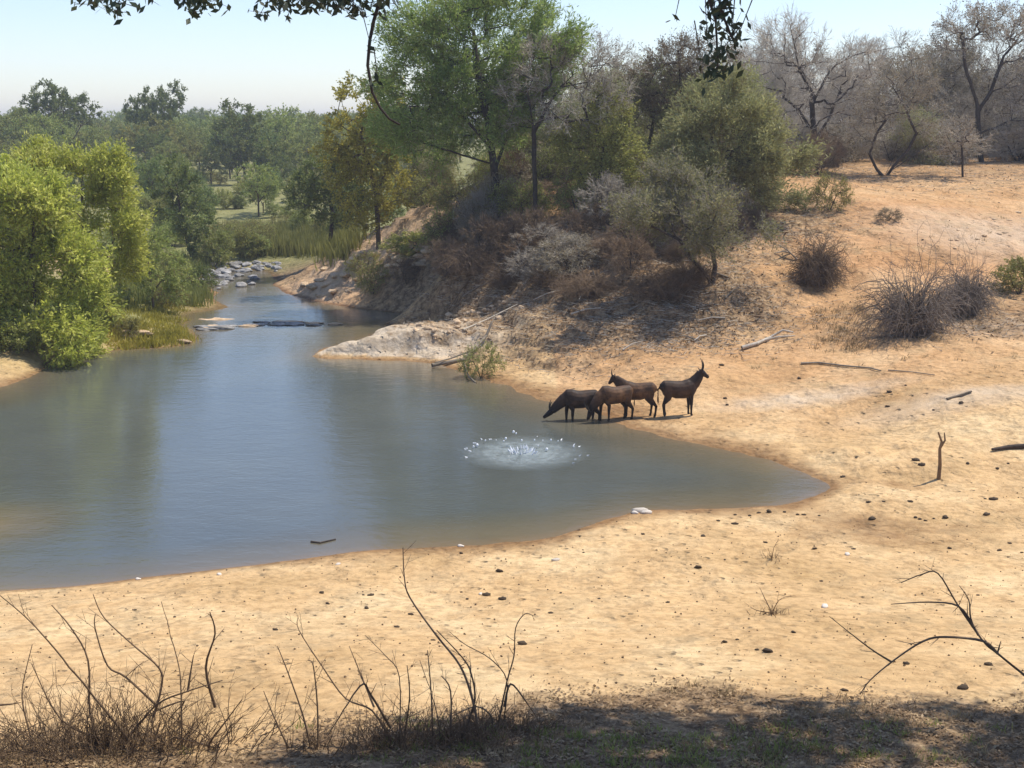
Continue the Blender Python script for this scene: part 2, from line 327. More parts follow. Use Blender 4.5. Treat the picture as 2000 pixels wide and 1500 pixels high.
# masks over the ground: where litter, reddish soil and green growth lie
X, Y = GX.ravel(), GY.ravel()
d0 = ray(1000, 400)
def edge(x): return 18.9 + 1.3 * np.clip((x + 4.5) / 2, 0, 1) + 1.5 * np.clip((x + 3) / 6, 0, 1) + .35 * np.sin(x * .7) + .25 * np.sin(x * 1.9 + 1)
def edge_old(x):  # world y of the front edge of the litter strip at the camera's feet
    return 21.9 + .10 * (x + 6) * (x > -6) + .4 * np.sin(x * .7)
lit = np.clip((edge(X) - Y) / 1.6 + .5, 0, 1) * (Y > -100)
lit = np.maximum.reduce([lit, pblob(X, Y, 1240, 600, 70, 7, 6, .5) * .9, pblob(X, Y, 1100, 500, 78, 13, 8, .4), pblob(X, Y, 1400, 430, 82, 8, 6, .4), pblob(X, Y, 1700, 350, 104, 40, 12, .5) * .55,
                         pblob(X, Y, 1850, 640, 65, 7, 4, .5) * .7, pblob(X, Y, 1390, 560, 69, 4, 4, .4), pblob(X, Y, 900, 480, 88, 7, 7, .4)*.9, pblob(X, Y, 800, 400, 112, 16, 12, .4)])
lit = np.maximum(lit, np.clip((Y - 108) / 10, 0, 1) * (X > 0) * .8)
green = np.clip((Y - 108) / 10, 0, 1) * np.clip((4 - X) / 6, 0, 1) * .92
green = np.maximum(green, blob(X, Y, -34, 82, 16, 16, .4)) 
green = np.maximum(green, pblob(X, Y, 290, 640, 77, 3.5, 6, .4) * .6)
red = np.maximum.reduce([np.clip((Y - 50) / 12, 0, 1) * (X > 2) * .75, pblob(X, Y, 1800, 450, 78, 16, 12, .5), pblob(X, Y, 1650, 700, 60, 9, 7, .6) * .7, pblob(X, Y, 700, 520, 96, 8, 9, .5)])
pale = np.maximum(pblob(X, Y, 800, 672, 71.5, 6, 3.2, .3) * (GZ.ravel() > .12), pblob(X, Y, 960, 625, 75.5, 3.5, 2.5, .3))
pale = np.maximum.reduce([pale, pblob(X, Y, 700, 530, 97, 6, 6, .5) * .5, pblob(X, Y, 1920, 775, 52, 4, 1.2, .6) * .55, pblob(X, Y, 1580, 775, 55.4, 3.4, .8, .6) * .6, pblob(X, Y, 1950, 460, 79, 6, 4, .6) * .5, pblob(X, Y, 1960, 640, 63, 5, 1.5, .6) * .4])
ny, nx = GX.shape
idx = np.arange(ny * nx).reshape(ny, nx)
FQ = np.stack([idx[:-1, :-1], idx[:-1, 1:], idx[1:, 1:], idx[1:, :-1]], -1).reshape(-1, 4)
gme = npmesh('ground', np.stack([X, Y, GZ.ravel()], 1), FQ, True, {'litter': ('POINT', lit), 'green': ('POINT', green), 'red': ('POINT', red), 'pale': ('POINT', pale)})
tag(link('ground', gme, gm), 'bare sandy riverbank rising on both sides of the pool', None, None, 'structure')

# water
wx = np.arange(-150, 32, .5); wy = np.concatenate([np.arange(29, 80, .4), np.arange(80, 121, .5)])
WX, WY = np.meshgrid(wx, wy); wz = hz(WX.ravel(), WY.ravel())
ii = np.arange(WX.size).reshape(WX.shape); FQ = np.stack([ii[:-1, :-1], ii[:-1, 1:], ii[1:, 1:], ii[1:, :-1]], -1).reshape(-1, 4)
keep = (wz[FQ] < .25).any(1)
wm, nt, out = mat('murky_water'); co = N(nt, 'ShaderNodeTexCoord').outputs['Object']
dep = N(nt, 'ShaderNodeAttribute', _attribute_name='depth').outputs['Fac']
wc = ramp(nt, [(0, (.20, .145, .085)), (.15, (.15, .125, .08)), (.6, (.11, .105, .078)), (1, (.095, .105, .095))], dep)
wc = mixc(nt, .35, wc, ramp(nt, [(.35, (.7, .7, .7)), (.65, (1.25, 1.2, 1.1))], noise(nt, co, .12, 3)), 'MULTIPLY')
p = N(nt, 'ShaderNodeBsdfPrincipled', Roughness=.035, IOR=1.36); nt.links.new(wc, p.inputs['Base Color'])
mp = N(nt, 'ShaderNodeMapping'); mp.inputs['Scale'].default_value = (1.0, 1.6, 1); nt.links.new(co, mp.inputs[0])
b1 = N(nt, 'ShaderNodeBump', Strength=.18, Distance=.055); nt.links.new(noise(nt, mp.outputs[0], 3.5, 4, .6), b1.inputs['Height'])
b2 = N(nt, 'ShaderNodeBump', Strength=.11, Distance=.15); nt.links.new(noise(nt, mp.outputs[0], .8, 2, .5), b2.inputs['Height'])
nt.links.new(b1.outputs[0], b2.inputs['Normal']); nt.links.new(b2.outputs[0], p.inputs['Normal']); nt.links.new(p.outputs[0], out.inputs[0])
M['water'] = wm
wme = npmesh('water', np.stack([WX.ravel(), WY.ravel(), np.zeros(WX.size)], 1), FQ[keep], True, {'depth': ('POINT', np.clip(-wz / .6, 0, 1))})
tag(link('water', wme, wm), 'still grey blue pool of the river', None, None, 'structure')

# ------------------------------------------------------------------ plants: generator
def tree_meshes(name, seed, stems, lobes, ncl=120, tw=7, twl=.7, sub=0, nleaf=8, leaf=(.16, .07), rtip=.012, pipe=.5, rmax=None, droop=0., surf=.5, up=.25, twr=.008, spread=.0, ksid=6):
    """stems: polylines of local points; lobes: (centre, radii). Returns trunk mesh, crown mesh (leaves) and twig mesh"""
    rs = np.random.RandomState(seed)
    nodes = []; par = []; isleaf = []
    for si, st in enumerate(stems):
        st = [np.array(q, float) for q in st]; prev = -1
        if si and len(nodes):
            dd = [np.linalg.norm(st[0] - q) for q in nodes]; k = int(np.argmin(dd))
            if dd[k] < .35 * max(1, np.linalg.norm(st[-1] - st[0])): prev = k
        for a, b in zip(st[:-1], st[1:]):
            m = max(1, int(np.linalg.norm(b - a) / .6))
            for q in range(m):
                nodes.append(a + (b - a) * q / m + rs.normal(size=3) * .02 * (q > 0)); par.append(prev); prev = len(nodes) - 1
        nodes.append(st[-1]); par.append(prev)
    nstem = len(nodes)
    vol = np.array([r[0] * r[1] * r[2] for c, r in lobes]) ** .8; vol /= vol.sum()
    pts = []
    for k in range(ncl):
        c, r = lobes[rs.choice(len(lobes), p=vol)]
        d = unit(rs.normal(size=3)); rad = rs.rand() ** (1 / 3.) ; rad = rad * (1 - surf) + surf * (.72 + .28 * rs.rand())
        pts.append(np.array(c) + d * np.array(r) * rad)
    root = np.array(stems[0][0], float)
    pts = sorted(pts, key=lambda q: np.linalg.norm(q - np.array(stems[0][-1])))
    tips = []
    start = max(1, int(nstem * .35)) if len(stems) == 1 else 1
    for q in pts:
        nd = np.array(nodes); d = np.linalg.norm(nd - q, axis=1) + np.maximum(0, nd[:, 2] - q[2] + .1) * 1.0
        d[:start] += 3.0; k = int(np.argmin(d)); a = nodes[k]; L = np.linalg.norm(q - a); m = max(2, int(L / .55)); prev = k
        mid = (a + q) / 2 + np.array([0, 0, -L * .12]) + rs.normal(size=3) * L * .10 - np.array([0, 0, 0]) + np.array([0, 0, L * up * .3])
        for j in range(1, m + 1):
            t = j / m; pos = a * (1-t)**2 + mid * 2*t*(1-t) + q * t*t + (rs.normal(size=3) * .05 * L**.5 if j < m else 0)
            nodes.append(pos); par.append(prev); prev = len(nodes) - 1
        tips.append(prev)
    cnt = np.zeros(len(nodes)); cnt[tips] = 1
    for k in range(len(nodes) - 1, -1, -1):
        if par[k] >= 0: cnt[par[k]] += cnt[k]
    cnt = np.maximum(cnt, 1)
    rad = rtip * cnt ** pipe
    if rmax: rad = rad * min(1.0, rmax / rad.max()) if rad.max() > rmax else rad * (rmax / rad.max()) ** .7
    nd = np.array(nodes); S = [(nd[par[k]], nd[k], rad[par[k]] if cnt[par[k]] < cnt[k] * 2.5 else rad[k] * 1.25, rad[k]) for k in range(len(nodes)) if par[k] >= 0]
    # root flare
    S.append((nd[0] - np.array([0, 0, .35]), nd[0], rad[0] * 1.45, rad[0]))
    tm = segs_mesh(name + '_trunk', S, ksid)
    cen = np.mean([c for c, r in lobes], 0)
    T0, T1, LC, LA = [], [], [], []
    for k in tips:
        q = nd[k]; out_ = unit(q - cen) * .8 + unit(nd[k] - nd[par[k]]) * .6
        for j in range(tw):
            d = unit(out_ + rs.normal(size=3) * .75 + np.array([0, 0, up - droop])); l = twl * (.55 + .8 * rs.rand()); s0 = q + rs.normal(size=3) * .1 * twl
            e = s0 + d * l + np.array([0, 0, -droop * l * .3]); T0.append(s0); T1.append(e)
            for z in range(sub):
                t = .25 + .7 * rs.rand(); b = s0 + (e - s0) * t; d2 = unit(d + rs.normal(size=3) * .7); T0.append(b); T1.append(b + d2 * l * .5 * (1.1 - t * .5))
                if nleaf: 
                    for y_ in range(nleaf // 2): LC.append(b + d2 * l * .5 * rs.rand()); LA.append(d2)
            for z in range(nleaf):
                t = rs.rand() ** .7; LC.append(s0 + (e - s0) * t); LA.append(d)
    T0 = np.array(T0); T1 = np.array(T1); r = np.full(len(T0), twr)
    V, Fc = seg_arrays(T0, T1, r, r * .45, 3); twm = npmesh(name + '_twigs', V, Fc)
    lm = None
    if LC:
        LC = np.array(LC) + rs.normal(size=(len(LC), 3)) * .12 * twl * (1 + spread); LA = np.array(LA) + rs.normal(size=(len(LC), 3)) * .6
        sz = .7 + .6 * rs.rand(len(LC)); lm = leaves_mesh(name + '_leaves', LC, LA, leaf[0] * sz, leaf[1] * sz, rs)
    return tm, lm, twm
def plant(name, label, cat, loc, meshes, mats, group=None, rz=0, sc=1, trunkname='trunk', crownname='crown'):
    e = empty(name, loc, rz, sc); tag(e, label, cat, group)
    link(trunkname, meshes[0], mats[0], e)
    if meshes[1] is not None:
        c = link(crownname, meshes[1], mats[1], e); link('twigs', meshes[2], mats[2], c)['kind'] = 'stuff'
    else: link(crownname, meshes[2], mats[2], e)
    return e
def copyplant(src, label, loc, rz, sc, group=None, name=None):
    e = src.copy(); col.objects.link(e); e.location = tuple(loc); e.rotation_euler = (0, 0, rz); e.scale = (sc, sc, sc) if np.isscalar(sc) else sc
    if label: e['label'] = label
    if group: e['group'] = group
    for ch in list(src.children):
        c = ch.copy(); col.objects.link(c); c.parent = e
        for g_ in ch.children:
            d = g_.copy(); col.objects.link(d); d.parent = c
    return e
def ptree(name, label, cat, base, stems, lobes, mats, seed, depth=1.0, group=None, **kw):
    """base: ground point; stems/lobes given as the photo shows them at that distance; depth offsets in metres"""
    base = np.array(base); D = base[1]
    def L(u, v, dy=0.): q = at(u, v, D); return np.array([q[0] - base[0], dy, q[2] - base[2]])
    S = []
    for i, st in enumerate(stems):
        pts = [L(*q) for q in st]
        if i == 0: pts[0] = np.array([0, 0, -.1])
        S.append(pts)
    Lb = []
    for lo in lobes:
        u, v, ru, rv = lo[:4]; dy = lo[4] if len(lo) > 4 else 0; k = D / F * 1.0
        Lb.append((L(u, v, dy), (ru * k, (ru + rv) / 2 * k * depth, rv * k)))
    return plant(name, label, cat, base, tree_meshes(name, seed, S, Lb, **kw), mats, group)
# ------------------------------------------------------------------ trees on the right bank
_r = random.Random(21)
def lobes_in(poly, n_, r0, r1, dy=1.5):
    us = [p_[0] for p_ in poly]; vs = [p_[1] for p_ in poly]; o = []
    while len(o) < n_:
        u, v = _r.uniform(min(us), max(us)), _r.uniform(min(vs), max(vs)); c = False
        for i in range(len(poly)):
            (x1, y1), (x2, y2) = poly[i], poly[i-1]
            if (y1 > v) != (y2 > v) and u < (x2 - x1) * (v - y1) / (y2 - y1) + x1: c = not c
        if c: r = _r.uniform(r0, r1); o.append((u, v, r * _r.uniform(.8, 1.3), r * _r.uniform(.7, 1.3), _r.uniform(-dy, dy)))
    return o
ptree('acacia_tree', 'tall feathery bright green tree with a dark trunk, the tallest on the bank', 'tree', gd(968, 88.5),
      [[(968,428),(966,340),(955,250),(935,150),(925,60)], [(966,340),(1000,220),(1020,120)], [(960,290),(870,190),(820,150)], [(962,320),(860,290),(800,270)]],
      lobes_in([(790,60),(840,-20),(940,-60),(1030,-30),(1070,50),(1090,120),(1045,190),(1020,250),(930,270),(870,320),(790,320),(760,270),(755,170)], 100, 22, 40, 3.5),
      (M['bark_dark'], M['leaf_green'], M['twig_brown']), 3, ncl=820, tw=8, twl=1.05, nleaf=12, leaf=(.30, .07), rmax=.30, surf=.15, up=.45)
ptree('bare_tree', 'slim nearly leafless tree with a straight dark trunk and forked grey limbs', 'tree', gd(1047, 85.5),
      [[(1047,442),(1045,360),(1042,245)], [(1042,262),(1070,205),(1100,165),(1140,130)], [(1042,250),(1055,235),(1110,225)], [(1042,245),(1030,180),(1065,90)], [(1095,170),(1150,160),(1195,110)]],
      [(1060,140,70,60), (1140,130,70,60,1), (1030,210,60,45), (1190,160,55,60), (1120,220,60,40,-1)],
      (M['bark_dark'], M['leaf_grey'], M['twig_grey']), 5, ncl=170, tw=8, twl=.9, sub=4, nleaf=3, leaf=(.12, .05), rmax=.17, surf=.2, twr=.011)
ptree('tree', 'yellowing tree left of the tall feathery green tree', 'tree', gd(738, 97),
      [[(738,462),(735,380),(715,300),(700,240)], [(735,380),(770,300),(760,220)]],
      [(700,200,48,48), (740,250,60,60), (680,260,50,45), (765,210,45,50), (720,300,60,40), (650,290,35,30), (700,360,60,50), (760,350,50,60), (720,410,50,35)],
      (M['bark_brown'], M['leaf_yellow'], M['twig_brown']), 7, ncl=270, tw=7, twl=.7, nleaf=10, leaf=(.2, .12), rmax=.2, surf=.35)
ptree('tree', 'dark rounded tree below the yellowing tree by the sandbank', 'tree', gd(640, 108),
      [[(655,470),(650,420),(640,370)], [(650,420),(690,370),(700,350)]],
      [(630,350,55,45), (690,350,50,50), (600,380,45,45), (665,400,60,40)],
      (M['bark_dark'], M['leaf_dark'], M['twig_brown']), 9, ncl=170, tw=7, twl=.8, nleaf=12, leaf=(.2, .12), rmax=.2, surf=.4)
ptree('tree', 'olive green feathery tree on the slope above the drinking antelopes', 'tree', gd(1392, 80),
      [[(1392,392),(1395,320),(1388,250),(1395,215)], [(1393,330),(1450,280),(1480,240)], [(1393,300),(1350,240),(1340,210)]],
      lobes_in([(1370,170),(1430,160),(1480,230),(1560,290),(1600,370),(1560,410),(1440,390),(1320,400),(1290,340),(1330,260)], 44, 13, 30, 2.5),
      (M['bark_dark'], M['leaf_wispy'], M['twig_brown']), 13, ncl=560, tw=8, twl=1.1, nleaf=14, leaf=(.27, .06), rmax=.19, surf=.15, up=.4)
ptree('tree', 'brown twiggy tree with dark crooked limbs behind the olive tree', 'tree', gd(1335, 91),
      [[(1330,400),(1322,300),(1335,225),(1330,170),(1325,100)], [(1322,232),(1290,180),(1250,160)], [(1335,225),(1375,190),(1400,130)]],
      [(1330,120,55,45), (1270,160,50,50), (1390,140,50,60), (1320,190,60,40), (1420,210,40,40)],
      (M['bark_dark'], M['leaf_grey'], M['twig_brown']), 17, ncl=150, tw=8, twl=.9, sub=3, nleaf=4, leaf=(.15, .06), rmax=.19, surf=.25, twr=.011)
ptree('bare_tree', 'grey leafless tree with a thick gnarled trunk right of the olive tree', 'tree', gd(1588, 104),
      [[(1588,325),(1590,250),(1585,200),(1590,150)], [(1590,262),(1560,215),(1530,190)], [(1588,280),(1620,230),(1640,180)], [(1590,190),(1560,130),(1545,60)], [(1588,200),(1620,140),(1650,110)]],
      [(1545,90,65,50), (1600,140,80,60), (1660,140,55,50), (1500,150,60,60), (1640,210,60,60), (1540,220,60,60)],
      (M['bark_dark'], None, M['twig_grey']), 19, ncl=200, tw=9, twl=1.1, sub=4, nleaf=0, rmax=.34, surf=.2, twr=.013)
ptree('bare_tree', 'low many stemmed leafless tree with crooked limbs on the bare slope', 'tree', gd(1722, 97),
      [[(1722,358),(1712,330),(1698,300),(1712,260),(1730,235)], [(1722,358),(1745,325),(1775,290),(1790,260),(1765,205),(1750,180)], [(1722,356),(1740,320),(1755,270),(1770,265)], [(1745,330),(1790,300),(1830,270)]],
      [(1750,190,60,50), (1700,240,45,50), (1800,220,50,50), (1830,260,40,40), (1770,150,60,45)],
      (M['bark_dark'], M['leaf_grey'], M['twig_grey']), 23, ncl=140, tw=8, twl=.8, sub=3, nleaf=3, leaf=(.14, .05), rmax=.15, surf=.2, twr=.010)
ptree('bare_tree', 'tall bare tree with a Y shaped trunk and flat spreading top at the frame edge', 'tree', gd(1912, 108),
      [[(1912,312),(1910,230),(1908,200),(1885,130),(1880,80)], [(1910,220),(1935,180),(1960,110),(1985,80)], [(1912,262),(1975,235)], [(1935,180),(1960,170),(2000,140)]],
      [(1890,45,50,28), (1950,50,60,35), (2010,80,50,40), (1980,140,50,35), (1870,90,40,30), (2000,230,50,40)],
      (M['bark_dark'], M['leaf_grey'], M['twig_grey']), 29, ncl=170, tw=8, twl=.9, sub=4, nleaf=2, leaf=(.16, .07), rmax=.25, surf=.2, twr=.012)
ptree('tree', 'small thin tree with a single pole trunk standing right of the crooked bare tree', 'tree', gd(1877, 96),
      [[(1877,352),(1880,310),(1878,280)]], [(1870,260,32,28), (1900,270,28,25), (1850,285,20,18)],
      (M['bark_dark'], M['leaf_grey'], M['twig_grey']), 31, ncl=50, tw=7, twl=.6, sub=2, nleaf=3, leaf=(.12, .05), rmax=.08, surf=.2, twr=.009)
ptree('shrub_tree', 'leaning grey green waterside tree with a forked dark stem shading the cut bank', 'tree', gp(1390, 556),
      [[(1390,556),(1397,520),(1390,485),(1340,440)], [(1385,545),(1340,490),(1300,430),(1285,400)], [(1392,500),(1420,450),(1450,420)], [(1350,505),(1330,470),(1270,440)]],
      lobes_in([(1230,400),(1280,350),(1360,350),(1440,400),(1500,430),(1480,460),(1380,470),(1250,450)], 18, 16, 30, 1.8),
      (M['bark_dark'], M['leaf_wispy'], M['twig_grey']), 37, ncl=170, tw=8, twl=.9, sub=3, nleaf=7, leaf=(.17, .05), rmax=.17, surf=.3, twr=.010)
ptree('shrub', 'yellow green bushy tree right of the slim bare trunk', 'tree', gd(1170, 86),
      [[(1165,430),(1170,350),(1180,280)], [(1167,400),(1130,330)]], [(1185,240,45,60), (1150,300,50,45), (1210,310,45,50), (1120,270,30,30)],
      (M['bark_dark'], M['leaf_olive'], M['twig_brown']), 41, ncl=220, tw=7, twl=.8, nleaf=10, leaf=(.18, .08), rmax=.13, surf=.3)
ptree('tree', 'thin grey olive tree in the thicket just behind the leaning waterside tree', 'tree', gd(1270, 92),
      [[(1270,390),(1265,300),(1280,220)], [(1268,340),(1230,260),(1225,220)]], lobes_in([(1190,200),(1260,130),(1330,170),(1340,280),(1300,360),(1200,350)], 30, 14, 30, 2),
      (M['bark_brown'], M['leaf_wispy'], M['twig_grey']), 43, ncl=240, tw=8, twl=1.1, sub=1, nleaf=8, leaf=(.24, .06), rmax=.16, surf=.15, up=.4)
for (u, D, s_, lb) in [(1130,98,1.0,'grey olive scrub tree seen between the slim bare trunk and the brown twiggy tree'), (1460,97,.8,'grey olive scrub tree right behind the olive green feathery tree'),
                       (1400,101,.95,'tall grey olive scrub tree behind the olive green feathery tree'), (850,104,.75,'grey olive scrub tree behind the left side of the tall green tree'), (1800,104,.6,'hazy olive scrub tree above the many stemmed crooked tree'), (1010,100,.9,'grey olive scrub tree in the gap right of the tall tree trunk')]:
    if u == 1130:
        WT = ptree('tree', lb, 'tree', gd(u, D), [[(1130,375),(1135,300),(1120,240)], [(1133,330),(1165,270),(1180,230)]], lobes_in([(1060,220),(1110,150),(1190,160),(1210,260),(1180,350),(1080,350)], 30, 14, 30, 2),
              (M['bark_brown'], M['leaf_wispy'], M['twig_grey']), 44, ncl=230, tw=8, twl=1.1, sub=1, nleaf=8, leaf=(.24, .06), rmax=.16, surf=.15, up=.4)
    else: copyplant(WT, lb, gd(u, D), u * .7, s_)
# a few undergrowth shrubs of the thicket
def bushmesh(name, seed, h=2.2, rw=1.6, leafy=True, ncl=60, **kw):
    rs = np.random.RandomState(seed); st = []
    for k in range(5):
        a = k * 1.256 + rs.rand(); st.append([(0, 0, -.1) if k == 0 else (.08*math.cos(a), .08*math.sin(a), 0), (.35*rw*math.cos(a), .35*rw*math.sin(a), .45*h), (.6*rw*math.cos(a), .6*rw*math.sin(a), .75*h)])
    lo = [((0, 0, h*.55), (rw*.8, rw*.8, h*.42)), ((rw*.4, .2, h*.4), (rw*.6, rw*.6, h*.33)), ((-rw*.45, -.2, h*.38), (rw*.55, rw*.6, h*.32)), ((.1, rw*.3, h*.72), (rw*.5, rw*.5, h*.26))]
    d = dict(ncl=ncl, tw=6, twl=.5, nleaf=9 if leafy else 0, leaf=(.14, .07), rtip=.008, rmax=.05, surf=.3); d.update(kw)
    return tree_meshes(name, seed, st, lo, **d)
def bush(name, label, u, D, h_, w_, mesh, mats, group=None, rz=0, base=None):
    b = gd(u, D) if base is None else base
    return plant(name, label, 'bush', b, mesh, mats, group, rz, (w_, w_, h_), 'stems', 'foliage')
def dome_meshes(name, seed, n_=430, tangle=.3):
    rs = np.random.RandomState(seed); S = []
    lob = [(np.array([rs.normal() * .45, rs.normal() * .4, 0.]), rs.uniform(.7, 1.1)) for _ in range(5)]
    for i in range(n_):
        c_, k_ = lob[rs.randint(5)]; a = rs.rand() * 6.283; b = np.array([math.cos(a), math.sin(a), 0]); q = c_ * .5 + b * rs.rand() * .3
        d = unit(b * rs.uniform(.1, .9) + np.array([0, 0, rs.uniform(.5, 1.1)])); l = rs.uniform(.18, .31) * k_; bend = unit(b + rs.normal(size=3) * .8) * .22
        for k in range(9):
            nx_ = q + d * l; r = .013 * (1.2 - k * .1)
            if nx_[2] < -.05: break
            S.append((q, nx_, r, r * .9))
            if rs.rand() < .8: S.append((nx_, nx_ + unit(d + rs.normal(size=3) * 1.0) * rs.uniform(.1, .34), r * .6, .003))
            d = unit(d + bend - np.array([0, 0, .055 * k]) + rs.normal(size=3) * tangle); q = nx_
    st = [(np.array([0, 0, -.2]), np.array([0, 0, .35]), .06, .04)] + [(np.array([0, 0, .1]), np.array([math.cos(a), math.sin(a), 1.5]) * .6, .035, .02) for a in (0.4, 1.9, 3.3, 4.9)]
    return segs_mesh(name + '_stems', st, 6), None, segs_mesh(name + '_twigs', S, 3)
BM = {'dome': dome_meshes('dome_bush', 8), 'dome2': dome_meshes('dome_bush_b', 9, 700, .45), 'dry': bushmesh('dry_bush', 1, leafy=False, sub=5, ncl=70, tw=8, twr=.010), 'dry2': bushmesh('dry_bush_b', 2, leafy=False, sub=6, ncl=80, tw=8, twr=.009),
      'a': bushmesh('leafy_bush', 3, ncl=80), 'b': bushmesh('leafy_bush_b', 4, ncl=80, nleaf=11), 'thin': bushmesh('thin_bush', 5, ncl=60, nleaf=4, sub=3, leaf=(.12, .045))}
def mm(kind, leafc, twig='twig_brown'): return (M['bark_dark'], M[leafc] if leafc else None, M[twig])
bushes = {}
def mk(key, kind, leafc, twig, nm, label, u, D, sh, sw, rz=0, base=None, group=None):
    """first use of a kind builds it, later uses copy it"""
    b = gd(u, D) if base is None else base
    k = (kind, leafc, twig)
    if k in bushes:
        e = copyplant(bushes[k], label, b, rz, (sw, sw, sh), group)
        if not group and 'group' in e: del e['group']
        e.name = nm; e['category'] = 'bush'; return e
    msh = BM[kind]; msh = tuple(m.copy() if m is not None else None for m in msh)
    for m in msh:
        if m: m.materials.clear()
    e = plant(nm, label, 'bush', b, msh, mm(kind, leafc, twig), group, rz, (sw, sw, sh), 'stems', 'foliage'); bushes[k] = e; return e
rr = random.Random(4)
mk(0, 'dome2', None, 'twig_dead', 'dead_bush', 'dark tangled dead bush standing alone on the bare slope', 1592, 0, 1.75, 1.0, .4, gp(1592, 556))
mk(0, 'dome', None, 'twig_old', 'dead_bush', 'large round grey dead bush, the left of the pair on the slope', 1790, 0, 2.2, 1.35, 1.0, gp(1795, 655))
mk(0, 'dome', None, 'twig_old', 'dead_bush', 'smaller round grey dead bush, the right of the pair on the slope', 1890, 0, 1.7, .95, 2.2, gp(1890, 612))
mk(0, 'a', 'leaf_olive', 'twig_brown', 'shrub', 'low green bush at the right frame edge beside the grey dead bushes', 1985, 0, .8, .9, 0, gp(1990, 575))
mk(0, 'thin', 'leaf_olive', 'twig_brown', 'shrub', 'small olive bush on the slope under the thick gnarled grey tree', 1615, 0, 1.0, .8, 0, gp(1620, 412))
mk(0, 'dome2', None, 'twig_dead', 'dead_bush', 'dark purple brown brush heap beside the tall green tree foot', 920, 0, 1.15, 1.15, .2, gp(915, 530))
mk(0, 'dome2', None, 'twig_dead', 'dead_bush', 'dark brush heap hanging over the cut bank left of the leaning tree', 1290, 0, 1.05, 1.25, 1.2, gp(1290, 580))
mk(0, 'dome2', None, 'twig_dead', 'dead_bush', 'broad brown dead bush in the middle of the cut bank', 1150, 0, .8, 1.2, 2.6, gp(1150, 575))
mk(0, 'dry', None, 'twig_brown', 'dead_bush', 'small dry brown bush just above the sand spit', 800, 0, .75, .7, 2., gp(795, 555))
mk(0, 'thin', 'leaf_olive', 'twig_brown', 'shrub', 'yellow green bush on the sandbank beside the inlet', 725, 0, .9, .8, 1., gp(728, 575))
mk(0, 'thin', 'leaf_olive', 'twig_brown', 'shrub', 'olive bush on top of the sandbank', 712, 0, .75, .8, 3., gp(715, 540))
mk(0, 'thin', 'leaf_mid', 'twig_brown', 'shrub', 'small green bush by the driftwood at the water edge', 945, 0, .75, .62, 3., gp(940, 738))
mk(0, 'thin', 'leaf_grey', 'twig_brown', 'shrub', 'tiny dry brown bush high on the bare slope', 1730, 0, .35, .5, 0, gp(1735, 432))
thick = [('thin','leaf_mid','twig_brown'), ('thin','leaf_grey','twig_grey'), ('b','leaf_olive','twig_brown'), ('dry2',None,'twig_dead'), ('thin','leaf_olive','twig_brown'), ('dry',None,'twig_grey')]
for i in range(52):
    u = rr.uniform(790, 1600); D = rr.uniform(80, 104)
    if u > 1480: D = rr.uniform(90, 106)
    if u < 900: D = rr.uniform(92, 108)
    if 1000 < u < 1420 and i % 3 == 0: D = rr.uniform(76, 82)
    k = thick[rr.randrange(6)]
    if D < 84: k = thick[rr.choice([1, 3, 5])]
    mk(0, *k, 'shrub', 'shrub of the tangled thicket under the trees on the bank', u, D, rr.uniform(.6, 1.35), rr.uniform(.8, 1.4), rr.uniform(0, 6), None, 'shrubs of the thicket under the bank trees')
for i in range(34):
    u = rr.uniform(820, 1420); D = rr.uniform(86, 99)
    k = rr.choice([('thin','leaf_mid','twig_brown'), ('thin','leaf_olive','twig_brown'), ('thin','leaf_mid','twig_brown'), ('thin','leaf_grey','twig_grey'), ('dry2',None,'twig_brown')])
    mk(0, *k, 'shrub', 'shrub of the tangled thicket under the trees on the bank', u, D, rr.uniform(.8, 1.4), rr.uniform(.8, 1.3), rr.uniform(0, 6), None, 'shrubs of the thicket under the bank trees')
for (u, v, s) in [(1350,560,.8), (1240,505,1.0), (900,470,.9), (950,510,.9), (870,540,.7), (1080,560,.7), (1030,520,.8), (990,560,.6), (1230,540,.8), (1330,500,.6), (1180,500,.8), (870,500,.7), (1440,470,.5), (1000,480,.8), (1260,480,.6), (1480,440,.6), (1120,460,.6)]:
    k = rr.choice([('dome',None,'twig_brown'), ('dome2',None,'twig_dead'), ('dry2',None,'twig_brown'), ('dry',None,'twig_dead')])
    mk(0, *k, 'shrub', 'low scraggy bush growing out of the eroded cut bank', u, 0, s * rr.uniform(1.0, 1.5), s * 1.15, rr.uniform(0, 6), gp(u, v), 'low bushes on the cut bank')

# ------------------------------------------------------------------ left bank: bright green willowy bushes
BG = (M['bark_brown'], M['leaf_bright'], M['twig_brown'])
ptree('willow_bush', 'big bright green leafy bush filling the left frame edge over the water', 'bush', gd(60, 69.5),
      [[(60,690),(70,600),(60,500),(70,400)], [(62,680),(140,560),(170,480)], [(62,680),(0,580),(-40,480)], [(62,680),(150,620),(200,600)]],
      lobes_in([(-120,420),(-60,330),(20,330),(90,400),(180,470),(200,540),(225,610),(190,680),(-120,690)], 44, 22, 48, 2.2),
      BG, 51, ncl=1100, tw=7, twl=.85, nleaf=12, leaf=(.25, .085), rmax=.12, surf=.25, up=.35)
ptree('willow_bush', 'bright green bush with an arched top behind the big leafy bush', 'bush', gd(170, 76),
      [[(170,650),(170,500),(160,380)], [(170,600),(230,450),(240,380)]],
      lobes_in([(30,380),(70,320),(130,300),(200,320),(255,370),(270,430),(250,560),(200,620),(60,620),(30,450)], 34, 18, 36, 1.8),
      BG, 53, ncl=640, tw=7, twl=.85, nleaf=11, leaf=(.25, .085), rmax=.12, surf=.25, up=.35)
